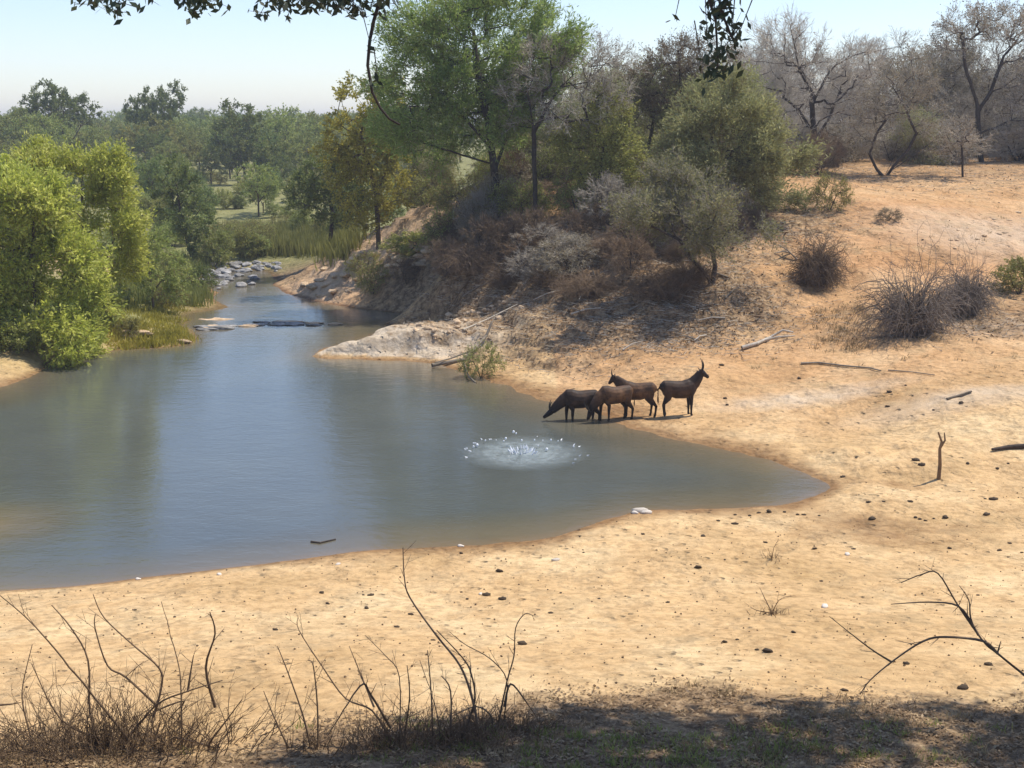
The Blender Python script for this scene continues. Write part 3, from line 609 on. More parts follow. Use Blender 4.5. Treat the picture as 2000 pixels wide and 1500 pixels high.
ptree('shrub', 'soft olive green bush leaning over the stream mouth', 'bush', gd(290, 86),
      [[(290,600),(290,520),(280,460)], [(290,580),(330,530),(345,500)]],
      [(270,480,50,60), (310,520,50,60), (345,550,35,40), (240,530,40,50)],
      (M['bark_brown'], M['leaf_mid'], M['twig_brown']), 55, ncl=170, tw=7, twl=.6, nleaf=9, leaf=(.2, .07), rmax=.08, surf=.4)
ptree('tree', 'dark green narrow tree with a brown trunk left of the stream', 'tree', gd(372, 116),
      [[(372,510),(362,450),(350,400),(345,360)], [(362,450),(390,410)]], [(345,350,32,35), (335,400,35,35), (375,430,38,40), (360,380,35,35), (395,470,30,28)],
      (M['bark_dark'], M['leaf_dark'], M['twig_brown']), 57, ncl=130, tw=7, twl=.7, nleaf=11, leaf=(.22, .12), rmax=.16, surf=.4)
for u, v, s, h_, k, lb in [(420,520,1.1,1.3,('b','leaf_mid','twig_brown'),'round green bush at the head of the stream'), (330,600,.7,.8,('thin','leaf_olive','twig_brown'),'thin olive bush on the grassy left bank point'),
                       (250,655,.55,.4,('a','leaf_olive','twig_brown'),'low bush at the foot of the bright green bushes'), (500,500,1.0,.8,('a','leaf_mid','twig_brown'),'low green bush behind the stream stones'),
                       (390,575,.8,.9,('b','leaf_dark','twig_brown'),'dark bush overhanging the narrow stream'), (310,555,.9,1.1,('b','leaf_mid','twig_brown'),'green bush between the willowy bushes and the stream'), (40,685,1.0,.7,('b','leaf_mid','twig_brown'),'low bush at the water under the big bright bush'), (135,672,1.0,.7,('b','leaf_mid','twig_brown'),'low green bush under the right half of the big bright bush')]:
    mk(0, *k, 'shrub', lb, u, 0, h_, s, u, gp(u, v))
# floodplain bushes and far trees
far_b = [('b','leaf_mid','twig_brown'), ('a','leaf_olive','twig_brown'), ('b','leaf_dark','twig_brown'), ('a','leaf_mid','twig_brown'), ('thin','leaf_olive','twig_brown')]
for i in range(150):
    t = rr.random(); D = 118 + 120 * t ** 1.3; u = rr.uniform(-120, 800)
    if u > 690 and D < 130: D += 25
    s = rr.uniform(.6, 1.25)
    mk(0, *far_b[rr.randrange(5)], 'shrub', 'green bush on the floodplain upstream of the pool', u, D, s * rr.uniform(.8, 1.15), s, rr.uniform(0, 6), None, 'bushes on the floodplain upstream')
def gen_tree(name, seed, h, cw, kind, mats, flat=.5, **kw):
    rs = np.random.RandomState(seed)
    st = [[(0, 0, -.2), (rs.normal()*.15, rs.normal()*.15, h*.3), (rs.normal()*.4, rs.normal()*.4, h*.6)]]
    for k in range(3):
        a = k * 2.1 + rs.rand(); st.append([(0, 0, h*.3) if k else (0, 0, h*.22), (cw*.25*math.cos(a), cw*.25*math.sin(a), h*.5), (cw*.4*math.cos(a), cw*.4*math.sin(a), h*.7)])
    lo = []
    for k in range(7):
        a = k * .9 + rs.rand() * .5; r = cw * .32 * (k > 0)
        lo.append(((r*math.cos(a), r*math.sin(a), h*(.62 + .2 * rs.rand())), (cw*.28, cw*.28, h * .28 * flat * 1.3)))
    return tree_meshes(name, seed, st, lo, **kw)
FT = []
fd = dict(ncl=130, tw=6, twl=1.0, nleaf=9, leaf=(.34, .2), rmax=.24, surf=.4, twr=.015)
FT.append(plant('tree', 'green tree in the riverine woodland beyond the floodplain', 'tree', gd(60, 225), gen_tree('far_tree', 71, 10, 9, 0, None, .9, **fd), (M['bark_brown'], M['leaf_mid'], M['twig_brown']), 'green trees beyond the floodplain'))
FT.append(plant('tree', 'green tree in the riverine woodland beyond the floodplain', 'tree', gd(480, 205), gen_tree('far_tree_b', 72, 10.5, 8, 0, None, 1.1, **fd), (M['bark_brown'], M['leaf_dark'], M['twig_brown']), 'green trees beyond the floodplain'))
FT.append(plant('tree', 'green tree in the riverine woodland beyond the floodplain', 'tree', gd(300, 228), gen_tree('far_tree_c', 73, 9, 10, 0, None, .8, **fd), (M['bark_brown'], M['leaf_olive'], M['twig_brown']), 'green trees beyond the floodplain'))
FT.append(plant('tree', 'green tree in the riverine woodland beyond the floodplain', 'tree', gd(560, 225), gen_tree('far_tree_d', 74, 10, 9, 0, None, 1.0, **fd), (M['bark_brown'], M['leaf_mid'], M['twig_brown']), 'green trees beyond the floodplain'))
for i in range(250):
    t = (i / 250.0); D = (150 if i % 3 == 0 else 200) + 260 * t ** 1.2; u = rr.uniform(-260, 900)
    if u > 740 and D < 170: D += 40
    copyplant(FT[rr.choice([0, 0, 1, 1, 2, 3, 3])], None, gd(u, D), rr.uniform(0, 6.28), rr.uniform(.7, 1.05) * (.48 if D < 190 else (.62 if D < 215 else .9)))
um = gen_tree('umbrella_tree', 81, 17, 13, 0, None, .45, ncl=170, tw=7, twl=1.1, nleaf=11, leaf=(.4, .22), rmax=.32, surf=.4, twr=.02)
e1 = plant('umbrella_tree', 'flat topped tree rising over the far treeline, left of two', 'tree', gd(132, 235), um, (M['bark_brown'], M['leaf_dark'], M['twig_brown']), None, .5, (.9, .9, .93))
e2 = copyplant(e1, 'flat topped tree rising over the far treeline, right of two', gd(312, 235), 2.5, (.68, .68, .95))
# grey bare woodland on the plateau
BT = []
bd = dict(ncl=120, tw=8, twl=1.2, sub=4, nleaf=0, rmax=.22, surf=.2, twr=.014)
lbg = 'grey leafless tree of the dry woodland on the high bank'; gbg = 'bare trees of the dry woodland'
BT.append(plant('bare_tree', lbg, 'tree', gd(1480, 118), gen_tree('dry_tree', 91, 9, 8, 0, None, 1.2, **bd), (M['bark_grey'], None, M['twig_grey']), gbg))
BT.append(plant('bare_tree', lbg, 'tree', gd(1700, 122), gen_tree('dry_tree_b', 92, 8.5, 8, 0, None, 1.2, **bd), (M['bark_brown'], None, M['twig_grey']), gbg))
bd2 = dict(bd); bd2.update(nleaf=6, leaf=(.26, .09), sub=2)
BT.append(plant('bare_tree', lbg, 'tree', gd(1820, 118), gen_tree('dry_tree_c', 93, 8, 8, 0, None, 1.2, **bd2), (M['bark_brown'], M['leaf_grey'], M['twig_grey']), gbg))
for i in range(62):
    t = i / 62.; D = 108 + 85 * t ** 1.3; u = rr.uniform(1050, 2250)
    if u < 1400: D = max(D, 100 + rr.random() * 20)
    s = rr.choice([.5, .6, .7, .8, .95]) * (1.12 if 1430 < u < 1700 or u > 1780 else .92)
    copyplant(BT[rr.randrange(3)], None, gd(u, D), rr.uniform(0, 6.28), s)
for i in range(60):
    u = rr.uniform(1430, 2150); D = rr.uniform(104, 135)
    mk(0, *rr.choice([('dry',None,'twig_grey'), ('dry2',None,'twig_grey'), ('thin','leaf_grey','twig_grey')]), 'shrub', 'dry grey bush under the bare trees of the high bank', u, D, rr.uniform(.9, 1.5), rr.uniform(1.1, 1.7), rr.uniform(0, 6), None, 'dry bushes under the bare trees')
# ------------------------------------------------------------------ antelopes
def tube(P, Rw, Rh, k=14, upv=(0, 0, 1)):
    """closed tube through P with elliptical rings; width radius Rw, height radius Rh"""
    P = np.array(P, float); m = len(P); T = np.zeros_like(P); T[1:-1] = P[2:] - P[:-2]; T[0] = P[1] - P[0]; T[-1] = P[-1] - P[-2]; T = unit(T)
    V = []
    for i in range(m):
        u_ = np.array(upv, float)
        if abs(T[i] @ u_) > .85: u_ = np.array([1., 0, 0])
        s = unit(np.cross(u_, T[i]))
        if i and s @ ps < 0: s = -s
        ps = s; t = np.cross(T[i], s)
        for j in range(k):
            a = 2 * math.pi * j / k; V.append(P[i] + s * math.cos(a) * Rw[i] + t * math.sin(a) * Rh[i])
    Fc = [[i*k+j, i*k+(j+1)%k, (i+1)*k+(j+1)%k, (i+1)*k+j] for i in range(m-1) for j in range(k)]
    V.append(P[0] - T[0] * min(Rw[0], Rh[0]) * .6); V.append(P[-1] + T[-1] * min(Rw[-1], Rh[-1]) * .6); a, b = len(V) - 2, len(V) - 1
    tri = [[a, (j+1) % k, j] for j in range(k)] + [[b, (m-1)*k+j, (m-1)*k+(j+1) % k] for j in range(k)]
    return V, Fc + tri
def fused(name, parts, voxel=.016):
    V, Fc = [], []
    for v, f in parts:
        o = len(V); V += [tuple(q) for q in v]; Fc += [[i + o for i in g] for g in f]
    me = bpy.data.meshes.new(name + '_raw'); me.from_pydata(V, [], Fc); me.update()
    ob = bpy.data.objects.new('raw', me); col.objects.link(ob)
    r = ob.modifiers.new('r', 'REMESH'); r.mode = 'VOXEL'; r.voxel_size = voxel; r.use_smooth_shade = True
    s = ob.modifiers.new('s', 'SMOOTH'); s.iterations = 14; s.factor = .5
    dg = bpy.context.evaluated_depsgraph_get(); out_ = bpy.data.meshes.new_from_object(ob.evaluated_get(dg)); out_.name = name
    bpy.data.objects.remove(ob); out_.materials.clear(); 
    for p_ in out_.polygons: p_.use_smooth = True
    return out_
def coat(name, body, dark, pale):
    m, nt, out = mat(name); co = N(nt, 'ShaderNodeTexCoord').outputs['Object']
    s = N(nt, 'ShaderNodeSeparateXYZ'); nt.links.new(co, s.inputs[0])
    nz = ramp(nt, [(.38, (0, 0, 0)), (.62, (1, 1, 1))], noise(nt, co, 3.4, 5, .7)); c = mixc(nt, nz, tuple(x * .45 for x in body), tuple(x * 1.5 for x in body))
    mr = N(nt, 'ShaderNodeMapRange', i1=.98, i2=.60); nt.links.new(s.outputs[2], mr.inputs[0]); c = mixc(nt, mr.outputs[0], c, dark)     # dark legs
    a = N(nt, 'ShaderNodeMapRange', i1=1.02, i2=.93); nt.links.new(s.outputs[2], a.inputs[0])
    b_ = N(nt, 'ShaderNodeMapRange', i1=.86, i2=.90); nt.links.new(s.outputs[2], b_.inputs[0])
    x_ = N(nt, 'ShaderNodeMath', _operation='MULTIPLY'); nt.links.new(a.outputs[0], x_.inputs[0]); nt.links.new(b_.outputs[0], x_.inputs[1])
    x2 = N(nt, 'ShaderNodeMath', _operation='MULTIPLY', i1=.0); nt.links.new(x_.outputs[0], x2.inputs[0]); c = mixc(nt, x2.outputs[0], c, pale)
    hi = N(nt, 'ShaderNodeMapRange', i1=1.28, i2=1.5, i4=.7); nt.links.new(s.outputs[2], hi.inputs[0]); c = mixc(nt, hi.outputs[0], c, dark)    # dark dorsal mane
    p = N(nt, 'ShaderNodeBsdfPrincipled', Roughness=.65); p.inputs['Specular IOR Level'].default_value = .3; nt.links.new(c, p.inputs['Base Color'])
    b = N(nt, 'ShaderNodeBump', Strength=.3, Distance=.01); nt.links.new(noise(nt, co, 60), b.inputs['Height']); nt.links.new(b.outputs[0], p.inputs['Normal']); nt.links.new(p.outputs[0], out.inputs[0]); return m
M['coat'] = coat('dark_brown_coat', (.055, .029, .015), (.014, .010, .008), (.30, .20, .12))
M['coat2'] = coat('reddish_brown_coat', (.12, .060, .026), (.022, .014, .01), (.34, .23, .14))
M['horn'] = plain('dark_horn', (.02, .017, .015), (.06, .05, .04), 12, .45)
def antelope(label, loc, rz, sc, neck, head, hdir, mt, fl=((.45, 0), (.43, 0)), hl=((0, 0), (0, 0)), back=0., hornlen=.62):
    """neck: points from the withers; head: poll to muzzle. local +X is forward"""
    T = [tube([(-.74,0,1.12),(-.64,0,1.15),(-.42,0,1.11),(-.12,0,1.04),(.15,0,1.04),(.38,0,1.10),(.55,0,1.13),(.66,0,1.12)],
              [.12,.23,.27,.31,.30,.26,.19,.10], [.16,.27,.31,.35,.36,.37,.32,.18])]
    T.append(tube([(.30,0,1.30),(.44,0,1.33),(.56,0,1.26)], [.07,.09,.07], [.09,.11,.09]))   # withers
    nk = [(.36, 0, 1.14)] + neck
    m = len(nk); T.append(tube(nk, list(np.linspace(.17, .09, m)), list(np.linspace(.31, .15, m))))
    h = np.array(head, float); hh = [h[0] + (h[-1] - h[0]) * t for t in (-.08, .15, .45, .75, 1.)]
    T.append(tube(hh, [.085, .098, .08, .062, .052], [.11, .125, .10, .078, .062]))
    hd = unit(h[-1] - h[0]); upd = unit(np.array([0, 0, 1.]) - hd * hd[2]) if abs(hd[2]) < .95 else np.array([1., 0, 0])
    for s in (-1, 1):   # ears
        b = h[0] + hd * .0 + np.array([0, .06 * s, 0]); T.append(tube([b, b + np.array([0, .10*s, 0]) - hd * .05 + upd * .03, b + np.array([0, .20*s, 0]) - hd * .10 + upd * .05], [.028, .045, .012], [.02, .02, .01], 8))
    for (fx, lift), s in zip(fl, (-1, 1)):
        T.append(tube([(.42,.12*s,1.08),(.43,.13*s,.86),(fx-.01,.125*s,.66),(fx+lift*.5,.12*s,.44),(fx+lift*.6,.12*s,.40),(fx,.12*s,.20),(fx,.12*s,.09),(fx+.03,.12*s,.03)],
                      [.10,.085,.066,.056,.052,.042,.046,.052], [.17,.12,.08,.062,.056,.044,.048,.056], 12))
    for (fx, st), s in zip(hl, (-1, 1)):
        T.append(tube([(-.50,.12*s,1.10),(-.47+st*.3,.14*s,.88),(-.48+st*.6,.135*s,.72),(-.62+st*.8+fx,.13*s,.54),(-.66+st+fx,.13*s,.47),(-.64+st+fx,.13*s,.26),(-.62+st+fx,.13*s,.10),(-.59+st+fx,.13*s,.03)],
                      [.14,.12,.085,.06,.052,.044,.047,.052], [.22,.19,.13,.075,.062,.046,.05,.056], 12))
    T.append(tube([(-.76,0,1.24),(-.84,0,1.10),(-.87,0,.85),(-.86,0,.62),(-.85,0,.50)], [.03,.025,.018,.035,.012], [.03,.025,.018,.035,.012], 8))
    hornlen *= .66; sc *= 1.1
    e = empty('antelope', loc, rz, sc); tag(e, label, 'antelope', 'antelopes drinking at the pool')
    link('body', fused('antelope_body', T), mt, e)
    for s in (-1, 1):
        b = h[0] + hd * .02 + upd * .07 + np.array([0, .035 * s, 0]); pts = []; bk = -hd
        for t in np.linspace(0, 1, 7):
            pts.append(b + upd * hornlen * (t - .22 * t * t) + bk * hornlen * (.25 * t + .55 * t * t) + np.array([0, .10 * s * t, 0]))
        v, f = tube(pts, [.034,.033,.030,.026,.020,.014,.006], [.034,.033,.030,.026,.020,.014,.006], 8)
        me = bpy.data.meshes.new('horn'); me.from_pydata([tuple(q) for q in v], [], f); me.update()
        link('horn', me, M['horn'], e)
    return e
up_neck = [(.60,0,1.34),(.74,0,1.54),(.82,0,1.72)]
antelope('dark antelope standing upright on the sand with raised head, facing right', gp(1326, 812), R(6), .97, up_neck, [(.82,0,1.76),(1.14,0,1.50)], None, M['coat'], ((.46,0),(.40,0)), ((0,0),(.02,.06)))
down_neck = [(.66,0,1.00),(.86,0,.74),(1.0,0,.52)]
q = gp(1132, 828); q[2] = -.24
antelope('dark antelope wading in the shallows with lowered head drinking, the leftmost', q, R(187), .98, [(.64,0,1.02),(.88,0,.82),(1.08,0,.62)], [(1.10,0,.60),(1.42,0,.36)], None, M['coat'], ((.50,0),(.30,0)), ((0,.1),(0,-.1)), hornlen=.55)
q = gp(1200, 822); q[2] = max(-.1, q[2])
antelope('brown antelope drinking with lowered head between the wading one and the upright one', q, R(200), .95, down_neck, [(1.02,0,.50),(1.16,0,.14)], None, M['coat2'], ((.55,0),(.30,.0)), ((0,.12),(0,-.08)))
q = gp(1244, 817)
antelope('brown antelope behind the drinking ones with its head raised above their backs', q + np.array([0, .25, .01]), R(176), .95, [(.60,0,1.30),(.76,0,1.46),(.88,0,1.58)], [(.90,0,1.62),(1.12,0,1.34)], None, M['coat2'], ((.46,0),(.40,0)), ((0,.05),(.0,-.12)), hornlen=.4)

# ------------------------------------------------------------------ splash on the pool
sc_ = atz(1022, 884); sp = empty('water_splash', sc_); tag(sp, 'round pale churned splash with white droplets on the pool', 'splash')
rs = np.random.RandomState(5)
nr, na = 60, 160; V = []; RX, RY = 2.5, 2.9
for i in range(nr + 1):
    r = i / nr
    for j in range(na):
        a = 2 * math.pi * j / na; wob = 1 + .06 * math.sin(a * 5 + 1) + .03 * math.sin(a * 11)
        z = .006 + .035 * math.exp(-((r - .88) / .07) ** 2) * (.4 + .6 * math.sin(a * 23) * math.sin(a * 7 + 2)) * .5 + .012 * math.sin(r * 42) * (1 - r) + .16 * math.exp(-(r / .10) ** 2)
        if i == nr: z = .003
        V.append((RX * r * wob * math.cos(a), RY * r * wob * math.sin(a), max(z, .003)))
Fq = [[i*na+j, i*na+(j+1)%na, (i+1)*na+(j+1)%na, (i+1)*na+j] for i in range(nr) for j in range(na)]
fm, nt, out = mat('aerated_water'); co = N(nt, 'ShaderNodeTexCoord').outputs['Object']
fc = ramp(nt, [(.35, (.24, .28, .275)), (.6, (.32, .365, .36)), (.8, (.52, .56, .57))], noise(nt, co, 2.5, 5, .7))
p = N(nt, 'ShaderNodeBsdfPrincipled', Roughness=.25, IOR=1.33); nt.links.new(fc, p.inputs['Base Color'])
b = N(nt, 'ShaderNodeBump', Strength=.5, Distance=.05); nt.links.new(noise(nt, co, 9, 4), b.inputs['Height']); nt.links.new(b.outputs[0], p.inputs['Normal'])
tr = N(nt, 'ShaderNodeBsdfTransparent'); mx = N(nt, 'ShaderNodeMixShader')
ln = N(nt, 'ShaderNodeVectorMath', _operation='LENGTH'); mp = N(nt, 'ShaderNodeMapping'); mp.inputs['Scale'].default_value = (1/RX, 1/RY, 0); nt.links.new(co, mp.inputs[0]); nt.links.new(mp.outputs[0], ln.inputs[0])
fr = N(nt, 'ShaderNodeMapRange', i1=1.0, i2=.5, i3=0., i4=.85); nt.links.new(ln.outputs['Value'], fr.inputs[0])
frn = N(nt, 'ShaderNodeMapRange', i1=.30, i2=.62, i3=.45, i4=1.1); nt.links.new(noise(nt, co, 1.7, 5, .7), frn.inputs[0])
fm_ = N(nt, 'ShaderNodeMath', _operation='MULTIPLY', _use_clamp=True); nt.links.new(fr.outputs[0], fm_.inputs[0]); nt.links.new(frn.outputs[0], fm_.inputs[1]); nt.links.new(fm_.outputs[0], mx.inputs[0]); nt.links.new(tr.outputs[0], mx.inputs[1]); nt.links.new(p.outputs[0], mx.inputs[2]); nt.links.new(mx.outputs[0], out.inputs[0])
link('churned_water', npmesh('churned_water', V, Fq), fm, sp)
wm2, nt, out = mat('white_foam'); p = N(nt, 'ShaderNodeBsdfPrincipled', Roughness=.2); co = N(nt, 'ShaderNodeTexCoord').outputs['Object']
nt.links.new(ramp(nt, [(.3, (.75, .8, .84)), (.7, (.95, .96, .97))], noise(nt, co, 20)), p.inputs['Base Color']); nt.links.new(p.outputs[0], out.inputs[0])
def blobmesh(name, seed, sub=2, rough=.25, sq=(1, 1, .7), fr_=1.6, crag=0.):
    bm = bmesh.new(); bmesh.ops.create_icosphere(bm, subdivisions=sub, radius=1); rs = np.random.RandomState(seed); o = rs.rand(3) * 40
    for v in bm.verts:
        c = v.co; k = 1 + rough * 2 * (vnoise(np.array([c.x*fr_+o[0]+c.z*.7]), np.array([c.y*fr_+o[1]+c.z]))[0] - .5) + crag * (vnoise(np.array([c.x*5+o[2]]), np.array([c.y*5+c.z*4]))[0] - .5)
        v.co = (c.x*k*sq[0], c.y*k*sq[1], c.z*k*sq[2])
    me = bpy.data.meshes.new(name); bm.to_mesh(me); bm.free()
    for p_ in me.polygons: p_.use_smooth = True
    return me
dm = blobmesh('droplet', 2, 2, .3, (1, 1, 1.2))
for u, v, h_, r in [(988,856,.35,.045),(1003,843,.55,.05),(1008,846,.5,.035),(1028,874,.12,.075),(1068,877,.10,.055),(1019,860,.3,.04),(1044,859,.2,.035),(1051,870,.12,.03),(1076,859,.15,.04),
                    (1060,860,.15,.025),(932,869,.10,.06),(925,872,.08,.04),(948,860,.12,.035),(1120,872,.05,.03),(984,861,.2,.03),(1090,861,.1,.025)]:
    q = atz(u, v, h_); d = link('droplet', dm, wm2, sp, q - sc_); d.scale = (r, r, r)
jm = []
for j in range(46):
    a = rs.rand() * 6.28; r = rs.rand() * .5; x, y = r*math.cos(a), r*math.sin(a); h_ = .30 * (1 - r) * rs.rand() + .06
    jm.append(((x, y, 0.), (x*1.2, y*1.2, h_), .045, .012))
for j in range(20):
    a = rs.choice([1.2, 2.4, 2.9, .5, 3.6, 5.9]) + rs.normal() * .16; q_ = rs.normal() * .05 + .88; x, y = RX*q_*math.cos(a), RY*q_*math.sin(a); h_ = .02 + .05 * rs.rand() ** 3
    jm.append(((x, y, 0.), (x*1.03, y*1.03, h_), .03, .008))
link('foam_crown', segs_mesh('foam_crown', jm, 6), wm2, sp)

# ------------------------------------------------------------------ stones, clods, rocks
CL = [blobmesh('clod', 20 + i, 2, .35, (1, .85, .6), 1.8, .3) for i in range(4)]
STN = [(149,1142),(264,1192),(437,1195),(341,1206),(716,1189),(775,1225),(710,1163),(724,1163),(629,1159),(673,1206),(901,1082),(901,1157),(913,1171),(950,1163),(976,1117),(1140,1080),(1170,1170),
 (1076,1198),(846,1251),(640,1180),(538,1231),(1021,1259),(981,1171),(1095,1159),(803,1201),(1256,1044),(1373,1048),(1403,1018),(1436,1024),(1436,1006),(1464,1008),(1482,1002),(1502,1001),(1532,1001),
 (1558,1006),(1570,1006),(1600,1008),(1703,1015),(1788,1012),(1797,1015),(1808,1018),(1824,1014),(1846,1012),(1927,1006),(1924,975),(1940,976),(1696,982),(1726,980),(1778,980),(1672,895),(1788,900),
 (1800,908),(1948,916),(1969,906),(1890,906),(1495,1060),(1591,1073),(1667,1073),(1855,1072),(1282,1075),(1416,1094),(1364,1110),(1604,1136),(1304,1177),(1910,1163),(1952,1076),(1972,1062),(1996,1080),
 (1646,932),(1405,718),(1410,714),(1420,792),(1416,779),(1802,469),(1489,537),(1783,391),(1951,396),(1877,788),(1823,802),(1734,795),(1737,766),(1561,740),(1769,753),(1478,1270),(1500,1274),(1416,1255),(1550,1236),
 (1440,1250),(1770,1297),(1930,1299),(1650,1350),(1880,1345)]
rr2 = random.Random(9)
for (u, v) in STN:
    q = gp(u, v); r = rr2.choice([.035, .045, .05, .06, .085]) * (1 if v > 1040 else 1.15)
    o = link('clod', CL[rr2.randrange(4)], M['dung'], None, q + np.array([0, 0, r * .3])); o.scale = (r * rr2.uniform(.9, 1.7), r, r); o.rotation_euler = (0, 0, rr2.uniform(-.6, .6))
    tag(o, 'small dark clod lying on the open sand', 'clod', 'dark clods strewn over the sand')
PL = [blobmesh('stone', 40 + i, 2, .3, (1, .8, .5), 1.6, .3) for i in range(3)]
for (u, v, r) in [(1085,1095,.10),(1655,1084,.09),(1611,1186,.10),(660,1103,.07),(938,1161,.06),(900,1068,.09),(1250,1000,.2),(1262,1003,.15),(1240,1003,.12),(270,1132,.07),(428,1123,.08)]:
    q = gp(u, v); o = link('stone', PL[rr2.randrange(3)], M['pale_stone'], None, q + np.array([0, 0, r * .2])); o.scale = (r * 1.3, r, r); o.rotation_euler = (0, 0, rr2.uniform(0, 6))
    tag(o, 'small pale stone on the sand near the water', 'stone', 'pale stones on the near sand')
RKS = [blobmesh('rock', 60 + i, 3, .4, (1.2, .9, .6), 1.4, .35) for i in range(5)]
class Rocks:
    cache = {}
    def get(self, k, m):
        if (k, m.name) not in self.cache:
            q = RKS[k].copy(); q.materials.clear(); q.materials.append(m); self.cache[(k, m.name)] = q
        return self.cache[(k, m.name)]
ROCKS = Rocks()
for i in range(75):
    u = rr2.uniform(395, 545); v = rr2.uniform(512, 566) if u < 500 else rr2.uniform(512, 530)
    q = gp(u, v, 60, 140) if True else None
    if q[2] < .05: q[2] = .05
    r = rr2.uniform(.16, .5)
    o = link('rock', ROCKS.get(rr2.randrange(5), M['rock_grey']), None, None, q); o.scale = (r, r, r * .8); o.rotation_euler = (0, 0, rr2.uniform(0, 6)); tag(o, 'grey stone in the shallow head of the stream', 'stone', 'stones at the head of the stream')
for i in range(46):
    t = rr2.random(); u = 820 + 190 * t + rr2.uniform(-25, 25); v = 650 - 55 * t + rr2.uniform(-14, 16)
    q = gp(u, v, 40); r = rr2.uniform(.08, .26); q[2] -= .03; o = link('rock', ROCKS.get(rr2.randrange(5), M['rock']), None, None, q); o.scale = (r, r, r); o.rotation_euler = (0, 0, rr2.uniform(0, 6))
    tag(o, 'pale broken rock on the crest of the sand spit', 'rock', 'pale rocks on the sand spit')
for i in range(60):
    u = rr2.uniform(555, 850); v = 590 - (u - 555) * .38 + rr2.uniform(-35, 30)
    q = gp(u, v, 60); r = rr2.uniform(.15, .5)
    if q[2] < .15: continue
    o = link('rock', ROCKS.get(rr2.randrange(5), M['rock']), None, None, q); o.scale = (r * 1.3, r, r * .8); o.rotation_euler = (0, 0, rr2.uniform(0, 6)); tag(o, 'sandy rock on the eroded sandbank above the inlet', 'rock', 'rocks on the eroded sandbank')
for i in range(26):
    u = rr2.uniform(380, 660); v = 634 - (u - 380) * .012 + rr2.uniform(-4, 4) + (6 if u < 470 else 0)
    q = atz(u, v, .02); r = rr2.uniform(.14, .34) * (1.5 if u < 470 else 1); o = link('rock', ROCKS.get(rr2.randrange(5), M['rock_grey' if i % 3 else 'rock']), None, None, q); o.scale = (r * 1.7, r, r * .5); tag(o, 'low stone in the row damming the stream', 'rock', 'row of low stones across the stream')
for (u, v, r, lb) in [(250,652,.7,'pale boulder lying in the yellow grass of the left bank point'), (350,668,.35,'small pale boulder at the tip of the left bank point'), (420,628,.7,'broad pale boulder beside the stone row at the stream'),
                      (90,640,.7,'grey boulder under the bright bush at the left'), (325,602,.28,'small white stone on the grassy left bank')]:
    q = gp(u, v, 40); o = link('boulder', ROCKS.get(rr2.randrange(5), M['rock']), None, None, q); o.scale = (r * 1.5, r, r * .55); tag(o, lb, 'boulder')
for i in range(30):
    u = rr2.uniform(1850, 2060); v = 470 + rr2.uniform(-30, 25) - (u - 1850) * .25
    q = gp(u, v, 40); r = rr2.uniform(.07, .18); q[2] -= .02; o = link('rock', ROCKS.get(rr2.randrange(5), M['rock']), None, None, q); o.scale = (r * 1.3, r, r * .7); o.rotation_euler = (0, 0, rr2.uniform(0, 6)); tag(o, 'pale rock of the stony patch on the bare slope', 'rock', 'stony patch on the slope')
# ------------------------------------------------------------------ driftwood and sticks
def poly_at(pts, y0, dy=0.):
    return [at(u, v, y0 + dy * i) for i, (u, v) in enumerate(pts)]
def stick(name, label, cat, pts, r0, r1, m, extra=(), base_k=0, group=None):
    b = np.array(pts[base_k]); S = []
    def line(ps, a, c):
        n_ = len(ps) - 1
        for i in range(n_): S.append((ps[i] - b, ps[i+1] - b, a + (c - a) * i / n_, a + (c - a) * (i + 1) / n_))
    line(pts, r0, r1)
    for e_, a, c in extra: line(e_, a, c)
    o = link(name, segs_mesh(name, S, 8), m, None, b); tag(o, label, cat, group); return o
def onground(pts, lift=.05): return [gp(u, v) + np.array([0, 0, lift]) for u, v in pts]
stick('log', 'pale weathered log with an upturned forked end on the sandy slope', 'log', onground([(1450,684),(1478,676),(1505,664)], .12) + [gp(1505,664) + np.array([.6, .1, .45]), gp(1505,664) + np.array([1.1, .1, .35])], .10, .04, M['twig_grey'],
      [([gp(1490,670) + np.array([0,0,.1]), gp(1520,668) + np.array([0,0,.25]), gp(1552,660) + np.array([0,0,.1])], .06, .03)])
stick('fallen_branch', 'long thin fallen branch lying across the sand behind the upright antelope', 'branch', onground([(1565,712),(1600,711),(1650,717),(1700,722),(1720,727)], .06), .05, .03, M['bark_grey'])
stick('fallen_branch', 'short fallen branch continuing the line to the right of the long one', 'branch', onground([(1735,725),(1780,729),(1825,735)], .05), .03, .02, M['bark_grey'])
stick('stump', 'upright weathered stake with a broken forked top standing in the sand', 'stump', [gp(1833,936) + np.array(o_) for o_ in [(0,0,-.1),(.02,0,.5),(-.02,0,1.05),(.03,0,1.3),(-.10,0,1.62)]], .075, .03, M['twig_brown'],
      [([gp(1833,936) + np.array(o_) for o_ in [(0,0,1.1),(.14,0,1.35),(.12,.05,1.6)]], .045, .02)])
stick('log', 'dark log lying on the sand at the right frame edge', 'log', onground([(1938,882),(1970,878),(2040,874)], .08), .05, .11, M['bark_dark'])
stick('fallen_branch', 'short stick on the crusted sand ridge at the right', 'branch', onground([(1850,782),(1875,775),(1897,768)], .06), .05, .04, M['bark_grey'])
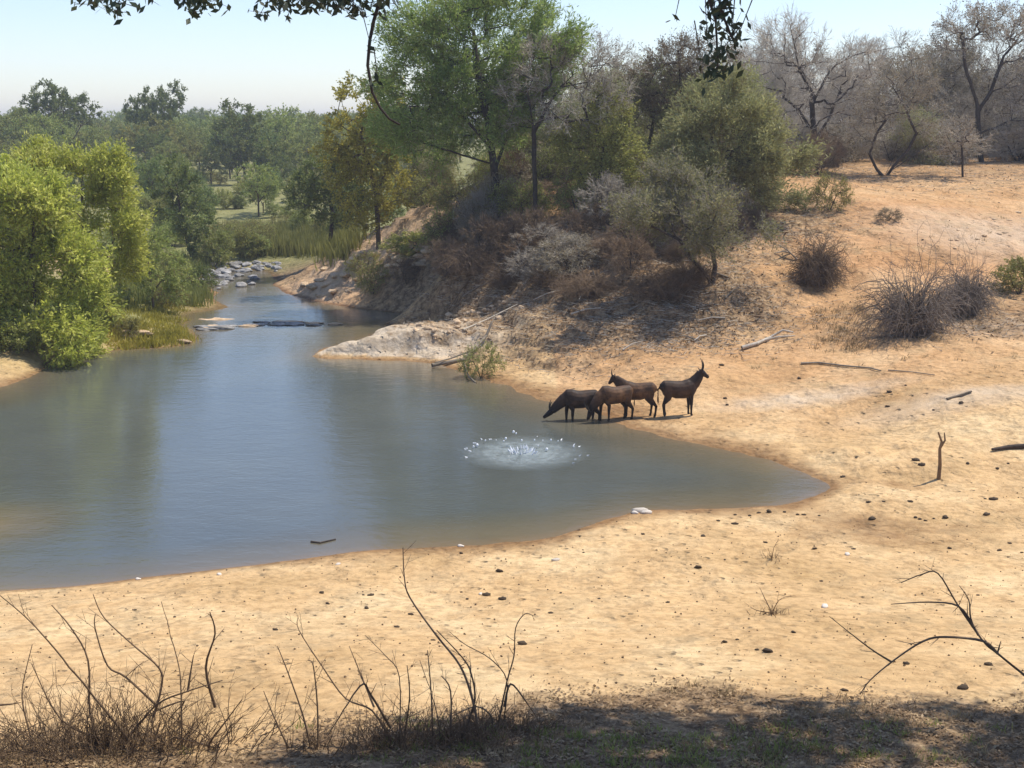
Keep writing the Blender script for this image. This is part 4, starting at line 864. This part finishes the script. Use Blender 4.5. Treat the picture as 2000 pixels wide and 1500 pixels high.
stick('driftwood', 'forked dark driftwood sticking out over the water below the spit', 'driftwood', [gp(960,650) + np.array([0,0,.5]), gp(950,672) + np.array([0,0,.4]), gp(925,695) + np.array([0,0,.3]), gp(905,706) + np.array([0,0,.1]), atz(845,713,.12)], .06, .10, M['bark_grey'],
      [([gp(925,695) + np.array([0,0,.3]), atz(880,700,.35), atz(850,708,.3)], .05, .03), ([gp(905,706), atz(915,735,.15), atz(930,748,.0)], .05, .04), ([gp(950,672)+np.array([0,0,.4]), gp(968,640) + np.array([0,0,.7])], .045, .02)])
stick('fallen_branch', 'grey fallen trunk lying up the cut bank beside the slim bare tree', 'branch', onground([(960,455),(1010,430),(1050,418)], .15), .14, .08, M['twig_grey'])
stick('fallen_branch', 'bleached dead pole leaning on the spit crest', 'branch', onground([(905,650),(950,630),(1010,600)], .15), .06, .03, M['twig_grey'])
for (lb, pts) in [('dark floating stick near the near shore of the pool', [(608,1058),(625,1060),(655,1053)])]:
    stick('floating_stick', lb, 'stick', [atz(u, v, .02) for u, v in pts], .035, .02, M['bark_dark'])
# fallen limbs under the trees
for i in range(60):
    u = rr2.uniform(880, 1560); v = rr2.uniform(430, 690)
    if v < 330 + (1600 - u) * .1 or (v > 640 and u > 1400) or (u < 1000 and v > 600): continue
    q = gp(u, v, 40); a = rr2.uniform(0, 6.28); l = rr2.uniform(.6, 2.2); d_ = np.array([math.cos(a) * l, math.sin(a) * l * .6, 0]); e_ = q + d_; e_[2] = float(hz(e_[0], e_[1])[0]) + rr2.uniform(.05, .5)
    stick('fallen_branch', 'dead limb lying among the litter of the shaded bank', 'branch', [q + np.array([0,0,.06]), (q + e_) / 2 + np.array([0, 0, .12]), e_], .05, .02, M[rr2.choice(['twig_grey', 'bark_grey', 'twig_brown'])], group='dead limbs littering the shaded bank')

# ------------------------------------------------------------------ litter, straw and grass (uncountable)
def scatter(n_, fn, seed):
    rs = np.random.RandomState(seed); return fn(rs, n_)
def ground_leaves(name, label, pts, m, seed, l=(.05, .12), wd=.45, lift=.03, flat=.35, kind='stuff', cat='litter'):
    rs = np.random.RandomState(seed); pts = np.asarray(pts); z = hz(pts[:, 0], pts[:, 1]); n_ = len(pts)
    L = rs.uniform(l[0], l[1], n_); C = np.stack([pts[:, 0], pts[:, 1], z + lift * rs.rand(n_) + .01], 1)
    a = rs.rand(n_) * 6.283; Ax = np.stack([np.cos(a), np.sin(a), rs.normal(size=n_) * flat], 1); Ax = unit(Ax)
    s = unit(np.cross(Ax, np.array([0, 0, 1.])) + rs.normal(size=(n_, 3)) * flat); W_ = L * wd
    V = np.stack([C - Ax*L[:, None]/2, C + s*W_[:, None]/2, C + Ax*L[:, None]/2, C - s*W_[:, None]/2], 1).reshape(-1, 3)
    me = npmesh(name, V, np.arange(n_*4).reshape(n_, 4), False, {'tone': ('FACE', rs.rand(n_))}); return tag(link(name, me, m), label, None, None, kind)
rs = np.random.RandomState(77)
def strip(n_, y0, y1, x0=-11, x1=12):
    x = rs.uniform(x0, x1, n_ * 2); y = rs.uniform(y0, y1, n_ * 2); k = (y < edge(x) + rs.normal(size=n_*2) * .5) & (fbm(x, y, .9, 3) + rs.rand(n_*2) * .35 > .05)
    return np.stack([x[k], y[k]], 1)[:n_]
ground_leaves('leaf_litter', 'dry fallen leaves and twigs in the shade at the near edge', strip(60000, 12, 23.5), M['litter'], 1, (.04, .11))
def blades(name, label, pts, m, seed, h=(.15, .35), wd=.012, lean=.35, kind='stuff'):
    rs = np.random.RandomState(seed); pts = np.asarray(pts); n_ = len(pts); z = hz(pts[:, 0], pts[:, 1]) - .02; H = rs.uniform(h[0], h[1], n_)
    B = np.stack([pts[:, 0], pts[:, 1], z], 1); D_ = rs.normal(size=(n_, 3)) * lean; D_[:, 2] = 1; D_ = unit(D_); T_ = B + D_ * H[:, None]; Mi = B + D_ * (H * .55)[:, None] + np.array([0, 0, 1.]) * (H * .06)[:, None]
    s = rs.normal(size=(n_, 3)); s[:, 2] = 0; s = unit(s) * wd * rs.uniform(.7, 1.4, n_)[:, None]
    V = np.stack([B - s, B + s, Mi + s * .7, T_ , Mi - s * .7], 1).reshape(-1, 3)
    me = npmesh(name, V, np.arange(n_*5).reshape(n_, 5), False, {'tone': ('FACE', rs.rand(n_))}); return tag(link(name, me, m), label, None, None, kind)
def tufts(n_, fx, per=30, sd=.09):
    c = fx(n_); return (c[:, None, :] + rs.normal(size=(len(c), per, 2)) * sd).reshape(-1, 2)
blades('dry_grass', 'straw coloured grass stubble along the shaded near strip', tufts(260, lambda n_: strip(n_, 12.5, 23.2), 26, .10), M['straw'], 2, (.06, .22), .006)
def gstrip(n_):
    x = np.concatenate([rs.normal(2.2, 2.2, n_), rs.uniform(-2, 9, n_)]); y = np.concatenate([rs.normal(18.9, .5, n_), rs.uniform(17.5, 19.9, n_)]); return np.stack([x, y], 1)
blades('green_grass', 'low green weeds among the litter at the bottom edge', tufts(75, gstrip, 22, .10), M['leaf_mid'], 3, (.05, .18), .010, .6)
def pix_pts(u0, u1, v0, v1, n_, ymin=30):
    o = []
    for k in range(n_):
        q = gp(rs.uniform(u0, u1), rs.uniform(v0, v1), ymin)
        if q[2] > .05: o.append(q[:2])
    return np.array(o)
blades('yellow_grass', 'yellow green grass on the left bank point', tufts(0, lambda n_: pix_pts(205, 385, 590, 680, 260), 30, .25), M['leaf_yellow'], 4, (.15, .5), .03, .4)
blades('yellow_grass', 'patch of yellow grass on the slope left of the round dead bushes', tufts(0, lambda n_: pix_pts(1590, 1700, 600, 690, 70), 22, .2), M['straw'], 5, (.08, .25), .015, .4)
blades('dry_grass', 'dry tufts scattered over the far bank slope', tufts(0, lambda n_: pix_pts(1400, 1990, 360, 720, 150), 14, .12), M['straw'], 6, (.06, .22), .014, .5)
def reedpts(n_): return pix_pts(430, 690, 455, 500, 320, 60)
blades('reeds', 'tall olive reeds along the head of the stream', tufts(0, reedpts, 26, .5), M['leaf_olive'], 7, (.7, 1.8), .05, .18)
blades('riverbank_grass', 'soft green grass growing below the willowy bushes', tufts(0, lambda n_: pix_pts(240, 400, 500, 600, 200, 60), 26, .4), M['leaf_mid'], 8, (.5, 1.3), .045, .25)
c = []
for (u, v, sx, sy, k) in [(1240,600,9,6,5200), (1080,520,11,7,5200), (1400,440,8,5,2600), (1350,650,5,4,1500), (1750,345,25,8,2500), (1900,640,5,3,700), (960,500,6,6,2000)]:
    q = gp(u, v, 40); c.append(np.stack([q[0] + rs.normal(size=k) * sx * .5, q[1] + rs.normal(size=k) * sy * .5], 1))
c = np.concatenate(c); c = c[hz(c[:, 0], c[:, 1]) > .2]
ground_leaves('leaf_litter', 'fallen leaves and bark under the trees of the far bank', c, M['litter'], 9, (.06, .2), .5, .08, .5)
S = []
for q in c[::3]:
    a = rs.rand() * 6.28; l = rs.uniform(.2, .7); z = float(hz(q[0], q[1])[0]); S.append(((q[0], q[1], z + .02), (q[0] + l*math.cos(a), q[1] + l*math.sin(a), z + .03 + .25 * rs.rand() * l), .014, .006))
tag(link('twig_litter', segs_mesh('twig_litter', S, 3), M['twig_grey']), 'grey twigs scattered under the trees of the far bank', None, None, 'stuff')
x = rs.uniform(-16, 22, 3400); y = 22 + 22 * rs.rand(3400) ** 1.3; pz = hz(x, y); k = pz > .06
me = []; V0, F0 = np.array([(1,0,0),(-.5,.8,0),(-.5,-.8,0),(0,0,.8),(0,0,-.6)]), np.array([(0,1,3),(1,2,3),(2,0,3),(1,0,4),(2,1,4),(0,2,4)])
x, y, pz = x[k], y[k], pz[k]; sz = .010 + .028 * rs.rand(len(x)) ** 3; an = rs.rand(len(x)) * 6.28
Vx = V0[None] * sz[:, None, None]; Vr = np.stack([Vx[..., 0]*np.cos(an)[:, None] - Vx[..., 1]*np.sin(an)[:, None], Vx[..., 0]*np.sin(an)[:, None] + Vx[..., 1]*np.cos(an)[:, None], Vx[..., 2]], -1) + np.stack([x, y, pz + sz*.3], 1)[:, None]
tag(link('pebbles', npmesh('pebbles', Vr.reshape(-1, 3), (np.arange(len(x)) * 5)[:, None, None] + F0[None], False) if False else npmesh('pebbles', Vr.reshape(-1, 3), ((np.arange(len(x)) * 5)[:, None, None] + F0[None]).reshape(-1, 3), False), M['twig_brown']), 'tiny dark crumbs and pebbles over the near sand', None, None, 'stuff')

# ------------------------------------------------------------------ near dry shrubs
def near_shrub(label, base, stems, m, r0=.016, seed=0, tangle=0, spread=(1.2, .7, .8), dd=.5, cat='dry shrub', twl=.13):
    rs = np.random.RandomState(seed); b = gp(*base); D = b[1]; e = empty('dry_shrub', b); tag(e, label, cat)
    for st in stems:
        k = rs.uniform(-dd, dd); w0 = rs.uniform(.7, 1.3); pts = []
        for i, (u, v) in enumerate(st): pts.append(at(u, v, D + k * (i / max(1, len(st) - 1)) ) - b)
        g0 = float(hz(pts[0][0] + b[0], pts[0][1] + b[1])[0]) - b[2]
        if g0 < pts[0][2] < g0 + .25: pts.insert(0, np.array([pts[0][0], pts[0][1], g0 - .05]) + (np.zeros(3)))
        if len(pts) > 2:   # round the bends
            q_ = [pts[0]]
            for i in range(len(pts) - 1):
                a0 = pts[max(0, i-1)]; a1 = pts[i]; a2 = pts[i+1]; a3 = pts[min(len(pts)-1, i+2)]
                for t in (.25, .5, .75, 1.): q_.append(.5 * ((2*a1) + (a2-a0)*t + (2*a0-5*a1+4*a2-a3)*t*t + (3*a1-a0-3*a2+a3)*t**3))
            pts = q_
        # subdivide with slight kinks
        P_ = [pts[0]]
        for a, c_ in zip(pts[:-1], pts[1:]):
            nn_ = max(1, int(np.linalg.norm(c_ - a) / .12))
            for q in range(1, nn_ + 1): P_.append(a + (c_ - a) * q / nn_ + (rs.normal(size=3) * .006 if q < nn_ else 0))
        n_ = len(P_) - 1; rad = [r0 * w0 * (1 - .72 * i / n_) for i in range(n_ + 1)]
        S = [(P_[i], P_[i+1], rad[i], rad[i+1]) for i in range(n_)]
        for i in range(2, n_):
            if rs.rand() < .6:
                d_ = unit(unit(P_[i] - P_[i-1]) + rs.normal(size=3) * .6); l = twl * rs.uniform(.25, 2.2) * min(1.5, np.linalg.norm(P_[i] - P_[i-1]) / .08); e_ = P_[i] + d_ * l; S.append((P_[i], e_, rad[i] * .45, .0025))
                if l > .12: S.append((P_[i] + d_ * l * .5, P_[i] + d_ * l * .5 + unit(d_ + rs.normal(size=3) * .7) * l * .6, .003, .0015))
        link('stem', segs_mesh('stem', S, 6), m, e)
    if tangle:
        S = []
        for i in range(int(tangle * .8)):
            o_ = np.array([rs.normal() * spread[0] * .45, rs.normal() * spread[1] * .45, 0.]); o_[2] = float(hz(o_[0] + b[0], o_[1] + b[1])[0]) - b[2] - .02
            d_ = unit(np.array([rs.normal() * .55 + o_[0] * .4, rs.normal() * .5, 1.])); q = o_; l = spread[2] * rs.uniform(.25, 1.) / 5; r = rs.uniform(.004, .010)
            for k in range(5):
                nx_ = q + d_ * l; S.append((q, nx_, r * (1 - k * .15), r * (.85 - k * .15))); d_ = unit(d_ + rs.normal(size=3) * .22); q = nx_
                if rs.rand() < .6: d2 = unit(d_ + rs.normal(size=3) * .6); S.append((q, q + d2 * l * rs.uniform(.6, 1.6), r * .6, .0015))
        link('twigs', segs_mesh('twig_tangle', S, 4), M['twig_brown'], e)
    return e
near_shrub('large tangled dry shrub with many leafless stems at the lower left corner', (225, 1462), [
    [(250,1445),(175,1350),(70,1225),(0,1163)], [(245,1450),(304,1378),(367,1350),(434,1329)], [(367,1350),(372,1315),(378,1280)], [(304,1376),(245,1322),(210,1300),(186,1228),(186,1200)],
    [(300,1400),(315,1343),(311,1305),(259,1259),(203,1206),(182,1161)], [(190,1440),(175,1385),(172,1290),(140,1228),(101,1182)], [(355,1440),(353,1336),(346,1287),(315,1175)], [(420,1380),(402,1304),(420,1238),(410,1196)],
    [(60,1440),(45,1378),(45,1336),(63,1259)], [(410,1451),(440,1410),(472,1367)], [(210,1450),(120,1406),(62,1297)], [(-20,1380),(40,1372)], [(340,1440),(430,1460),(300,1380)], [(300,1390),(360,1370),(330,1420),(440,1470)]],
    M['twig_brown'], .020, 1, 600, (2.1, .9, 1.25))
near_shrub('low dry twiggy tangle at the very lower left edge', (20, 1480), [[(60,1480),(10,1400),(-30,1340)], [(0,1470),(60,1420),(110,1400)]], M['twig_brown'], .012, 2, 150, (1.0, .6, .6))
near_shrub('pair of thin upright dry stems between the two big dry shrubs', (606, 1462), [[(606,1458),(591,1395),(563,1315),(542,1262)], [(621,1455),(620,1380),(612,1301),(602,1290)], [(560,1455),(535,1400),(515,1350)]], M['twig_brown'], .019, 3, 50, (.6, .3, .35))
near_shrub('dry shrub with a long curved stem rising left over the sand', (765, 1455), [[(765,1450),(727,1388),(675,1364),(629,1301),(584,1231),(582,1206)], [(780,1450),(780,1322),(752,1280),(713,1241)], [(762,1420),(724,1357),(703,1340),(640,1437)],
    [(790,1440),(800,1360),(795,1300)], [(730,1380),(710,1330),(682,1262)]], M['twig_brown'], .018, 4, 190, (1.1, .5, .85))
near_shrub('dry shrub with the tallest stem reaching up past the water edge', (915, 1448), [[(935,1430),(923,1367),(899,1301),(850,1238),(801,1168),(790,1130),(787,1070)], [(902,1440),(927,1371),(920,1315),(902,1283),(853,1231)], [(860,1440),(850,1380),(820,1290)], [(880,1440),(880,1350),(862,1320)],
    [(845,1430),(842,1350),(835,1270)]], M['twig_dead'], .021, 5, 260, (1.1, .5, .75))
near_shrub('dark dry shrub with one hooked stem tip in the middle foreground', (985, 1425), [[(972,1420),(990,1332),(1004,1280),(1007,1227),(1025,1199),(1042,1203)], [(985,1400),(990,1329),(958,1287),(909,1259),(878,1234)], [(985,1380),(997,1336),(1025,1367),(1056,1413)], [(960,1400),(930,1380),(880,1400)]],
    M['twig_dead'], .020, 6, 200, (.9, .5, .4))
near_shrub('arching bare branch bending in from the right frame edge', (2150, 1420), [[(2150,1425),(2080,1370),(2010,1325),(1948,1276),(1920,1252),(1872,1184),(1832,1120),(1800,1122),(1760,1138)], [(1948,1276),(1920,1252),(1848,1244),(1804,1252),(1748,1288),(1700,1328),(1680,1356)],
    [(1900,1222),(1872,1184),(1816,1176),(1740,1180)], [(1910,1240),(1896,1208),(1892,1172),(1874,1144)], [(1740,1292),(1696,1264),(1620,1204)], [(1948,1276),(1952,1262),(1955,1252)]], M['twig_dead'], .022, 7, 0, dd=.0)
near_shrub('small dry forked twig plant alone on the right sand', (1508, 1200), [[(1508,1198),(1492,1165),(1484,1148)], [(1508,1198),(1522,1172),(1545,1163)], [(1506,1198),(1478,1192),(1465,1185)]], M['twig_brown'], .014, 8, 40, (.35, .25, .3))
near_shrub('tiny faint dry plant on the sand above the forked twig plant', (1508, 1092), [[(1508,1090),(1512,1068),(1520,1062)], [(1506,1090),(1500,1070)]], M['twig_brown'], .014, 9, 24, (.4, .3, .35))
near_shrub('thin weedy twigs at the bottom edge right of centre', (1560, 1478), [[(1560,1478),(1540,1440)], [(1570,1480),(1590,1450)]], M['twig_brown'], .006, 10, 60, (.9, .4, .25))

# ------------------------------------------------------------------ tree overhanging the viewer
TB = np.array([15.5, 15.0, float(hz(15.5, 15.0)[0])]); OC = (M['bark_dark'], M['leaf_over'], M['twig_dead'])
def rel(x, y, z): return (x - TB[0], y - TB[1], z - TB[2])
om = tree_meshes('overhanging_tree', 101, [[(0, 0, -.2), (-.4, .6, 4), rel(13, 18, 14), rel(9, 22, 17.2)], [(-.4, .6, 4), rel(15, 22, 15.5), rel(13, 26, 17.6)], [rel(13, 18, 14), rel(7, 20, 17), rel(3, 22, 17.3)]],
     [(rel(13.6, 20.8, 17.9), (6, 3.2, 1.6)), (rel(19.6, 20.2, 18), (5, 4, 2)), (rel(8.0, 20.4, 17.8), (4.2, 2.8, 1.4)), (rel(16.4, 17.4, 18), (5, 3, 1.4)), (rel(9.5, 18.8, 17.6), (4.5, 1.6, 1.0))], ncl=420, tw=8, twl=1.0, nleaf=18, leaf=(.24, .13), rmax=.35, surf=.2)
ot = plant('overhanging_tree', 'large tree whose dark leafy twigs hang into the top of the view', 'tree', TB, om, OC)
def hanging(label, pts, r0, r1, clusters, seed, D):
    rs = np.random.RandomState(seed); P_ = [at(u, v, D) - TB for u, v in pts]; n_ = len(P_) - 1
    S = [(P_[i], P_[i+1], r0 + (r1 - r0) * i / n_, r0 + (r1 - r0) * (i + 1) / n_) for i in range(n_)]; LC, LA = [], []
    for (u, v, su, sv, k) in clusters:
        c_ = at(u, v, D) - TB; pp = D / F
        up_ = c_ + np.array([rs.normal() * .15, .1, .35 + .3 * rs.rand()]); S.append((up_, c_, .009, .004))
        for i in range(int(k * 1.7)):
            LC.append(c_ + np.array([rs.normal() * su * pp, rs.normal() * .35, rs.normal() * sv * pp])); d_ = rs.normal(size=3); d_[2] -= .9; LA.append(d_)
            if i % 3 == 0: S.append((c_, LC[-1], .004, .002))
    b = link('hanging_branch', segs_mesh('hanging_branch', S, 7), M['bark_dark'], ot); b['label'] = label
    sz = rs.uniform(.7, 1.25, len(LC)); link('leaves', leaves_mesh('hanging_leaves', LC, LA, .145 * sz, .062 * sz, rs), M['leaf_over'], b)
hanging('long bare hooked twig hanging down with leaves at its top', [(700,-160),(738,-60),(742,0),(730,40),(722,80),(718,128),(722,150),(727,180),(742,210),(760,232),(780,243)], .028, .014,
        [(745,2,16,16,26), (690,2,16,12,26), (660,12,18,10,22), (625,6,14,10,18), (590,4,16,10,18), (560,14,12,10,12), (510,24,8,5,6), (705,18,10,10,8), (770,8,5,8,4), (640,-14,60,8,50), (530,-2,14,6,8), (722,82,3,14,3), (738,156,4,5,3)], 3, 18)
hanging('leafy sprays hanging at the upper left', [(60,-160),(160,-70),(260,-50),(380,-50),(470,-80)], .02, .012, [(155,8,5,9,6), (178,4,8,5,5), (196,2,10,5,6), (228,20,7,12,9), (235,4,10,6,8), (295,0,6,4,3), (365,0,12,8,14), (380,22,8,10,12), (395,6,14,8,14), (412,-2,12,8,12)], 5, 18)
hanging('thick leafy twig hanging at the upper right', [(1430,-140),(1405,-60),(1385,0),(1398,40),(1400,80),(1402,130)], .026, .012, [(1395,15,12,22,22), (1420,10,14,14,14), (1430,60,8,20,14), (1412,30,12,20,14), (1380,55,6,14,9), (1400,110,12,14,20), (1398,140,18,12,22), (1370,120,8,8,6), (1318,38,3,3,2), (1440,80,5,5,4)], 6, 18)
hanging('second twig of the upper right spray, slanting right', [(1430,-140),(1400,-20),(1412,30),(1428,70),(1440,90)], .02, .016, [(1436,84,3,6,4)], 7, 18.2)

# ------------------------------------------------------------------ haze
hm = bpy.data.materials.new('haze'); hm.use_nodes = True; nt = hm.node_tree; nt.nodes.clear()
pv = nt.nodes.new('ShaderNodeVolumePrincipled'); pv.inputs['Color'].default_value = (.86, .91, 1, 1); pv.inputs['Density'].default_value = .00045; pv.inputs['Anisotropy'].default_value = .2
ho = nt.nodes.new('ShaderNodeOutputMaterial'); nt.links.new(pv.outputs[0], ho.inputs['Volume'])
bm = bmesh.new(); bmesh.ops.create_cube(bm, size=1)
for v in bm.verts: v.co = (v.co.x * 6400, v.co.y * 6400 + 1200, (v.co.z + .5) * 46 - 4)
me = bpy.data.meshes.new('haze'); bm.to_mesh(me); bm.free(); tag(link('haze', me, hm), 'thin pale heat haze over the river valley', None, None, 'stuff')
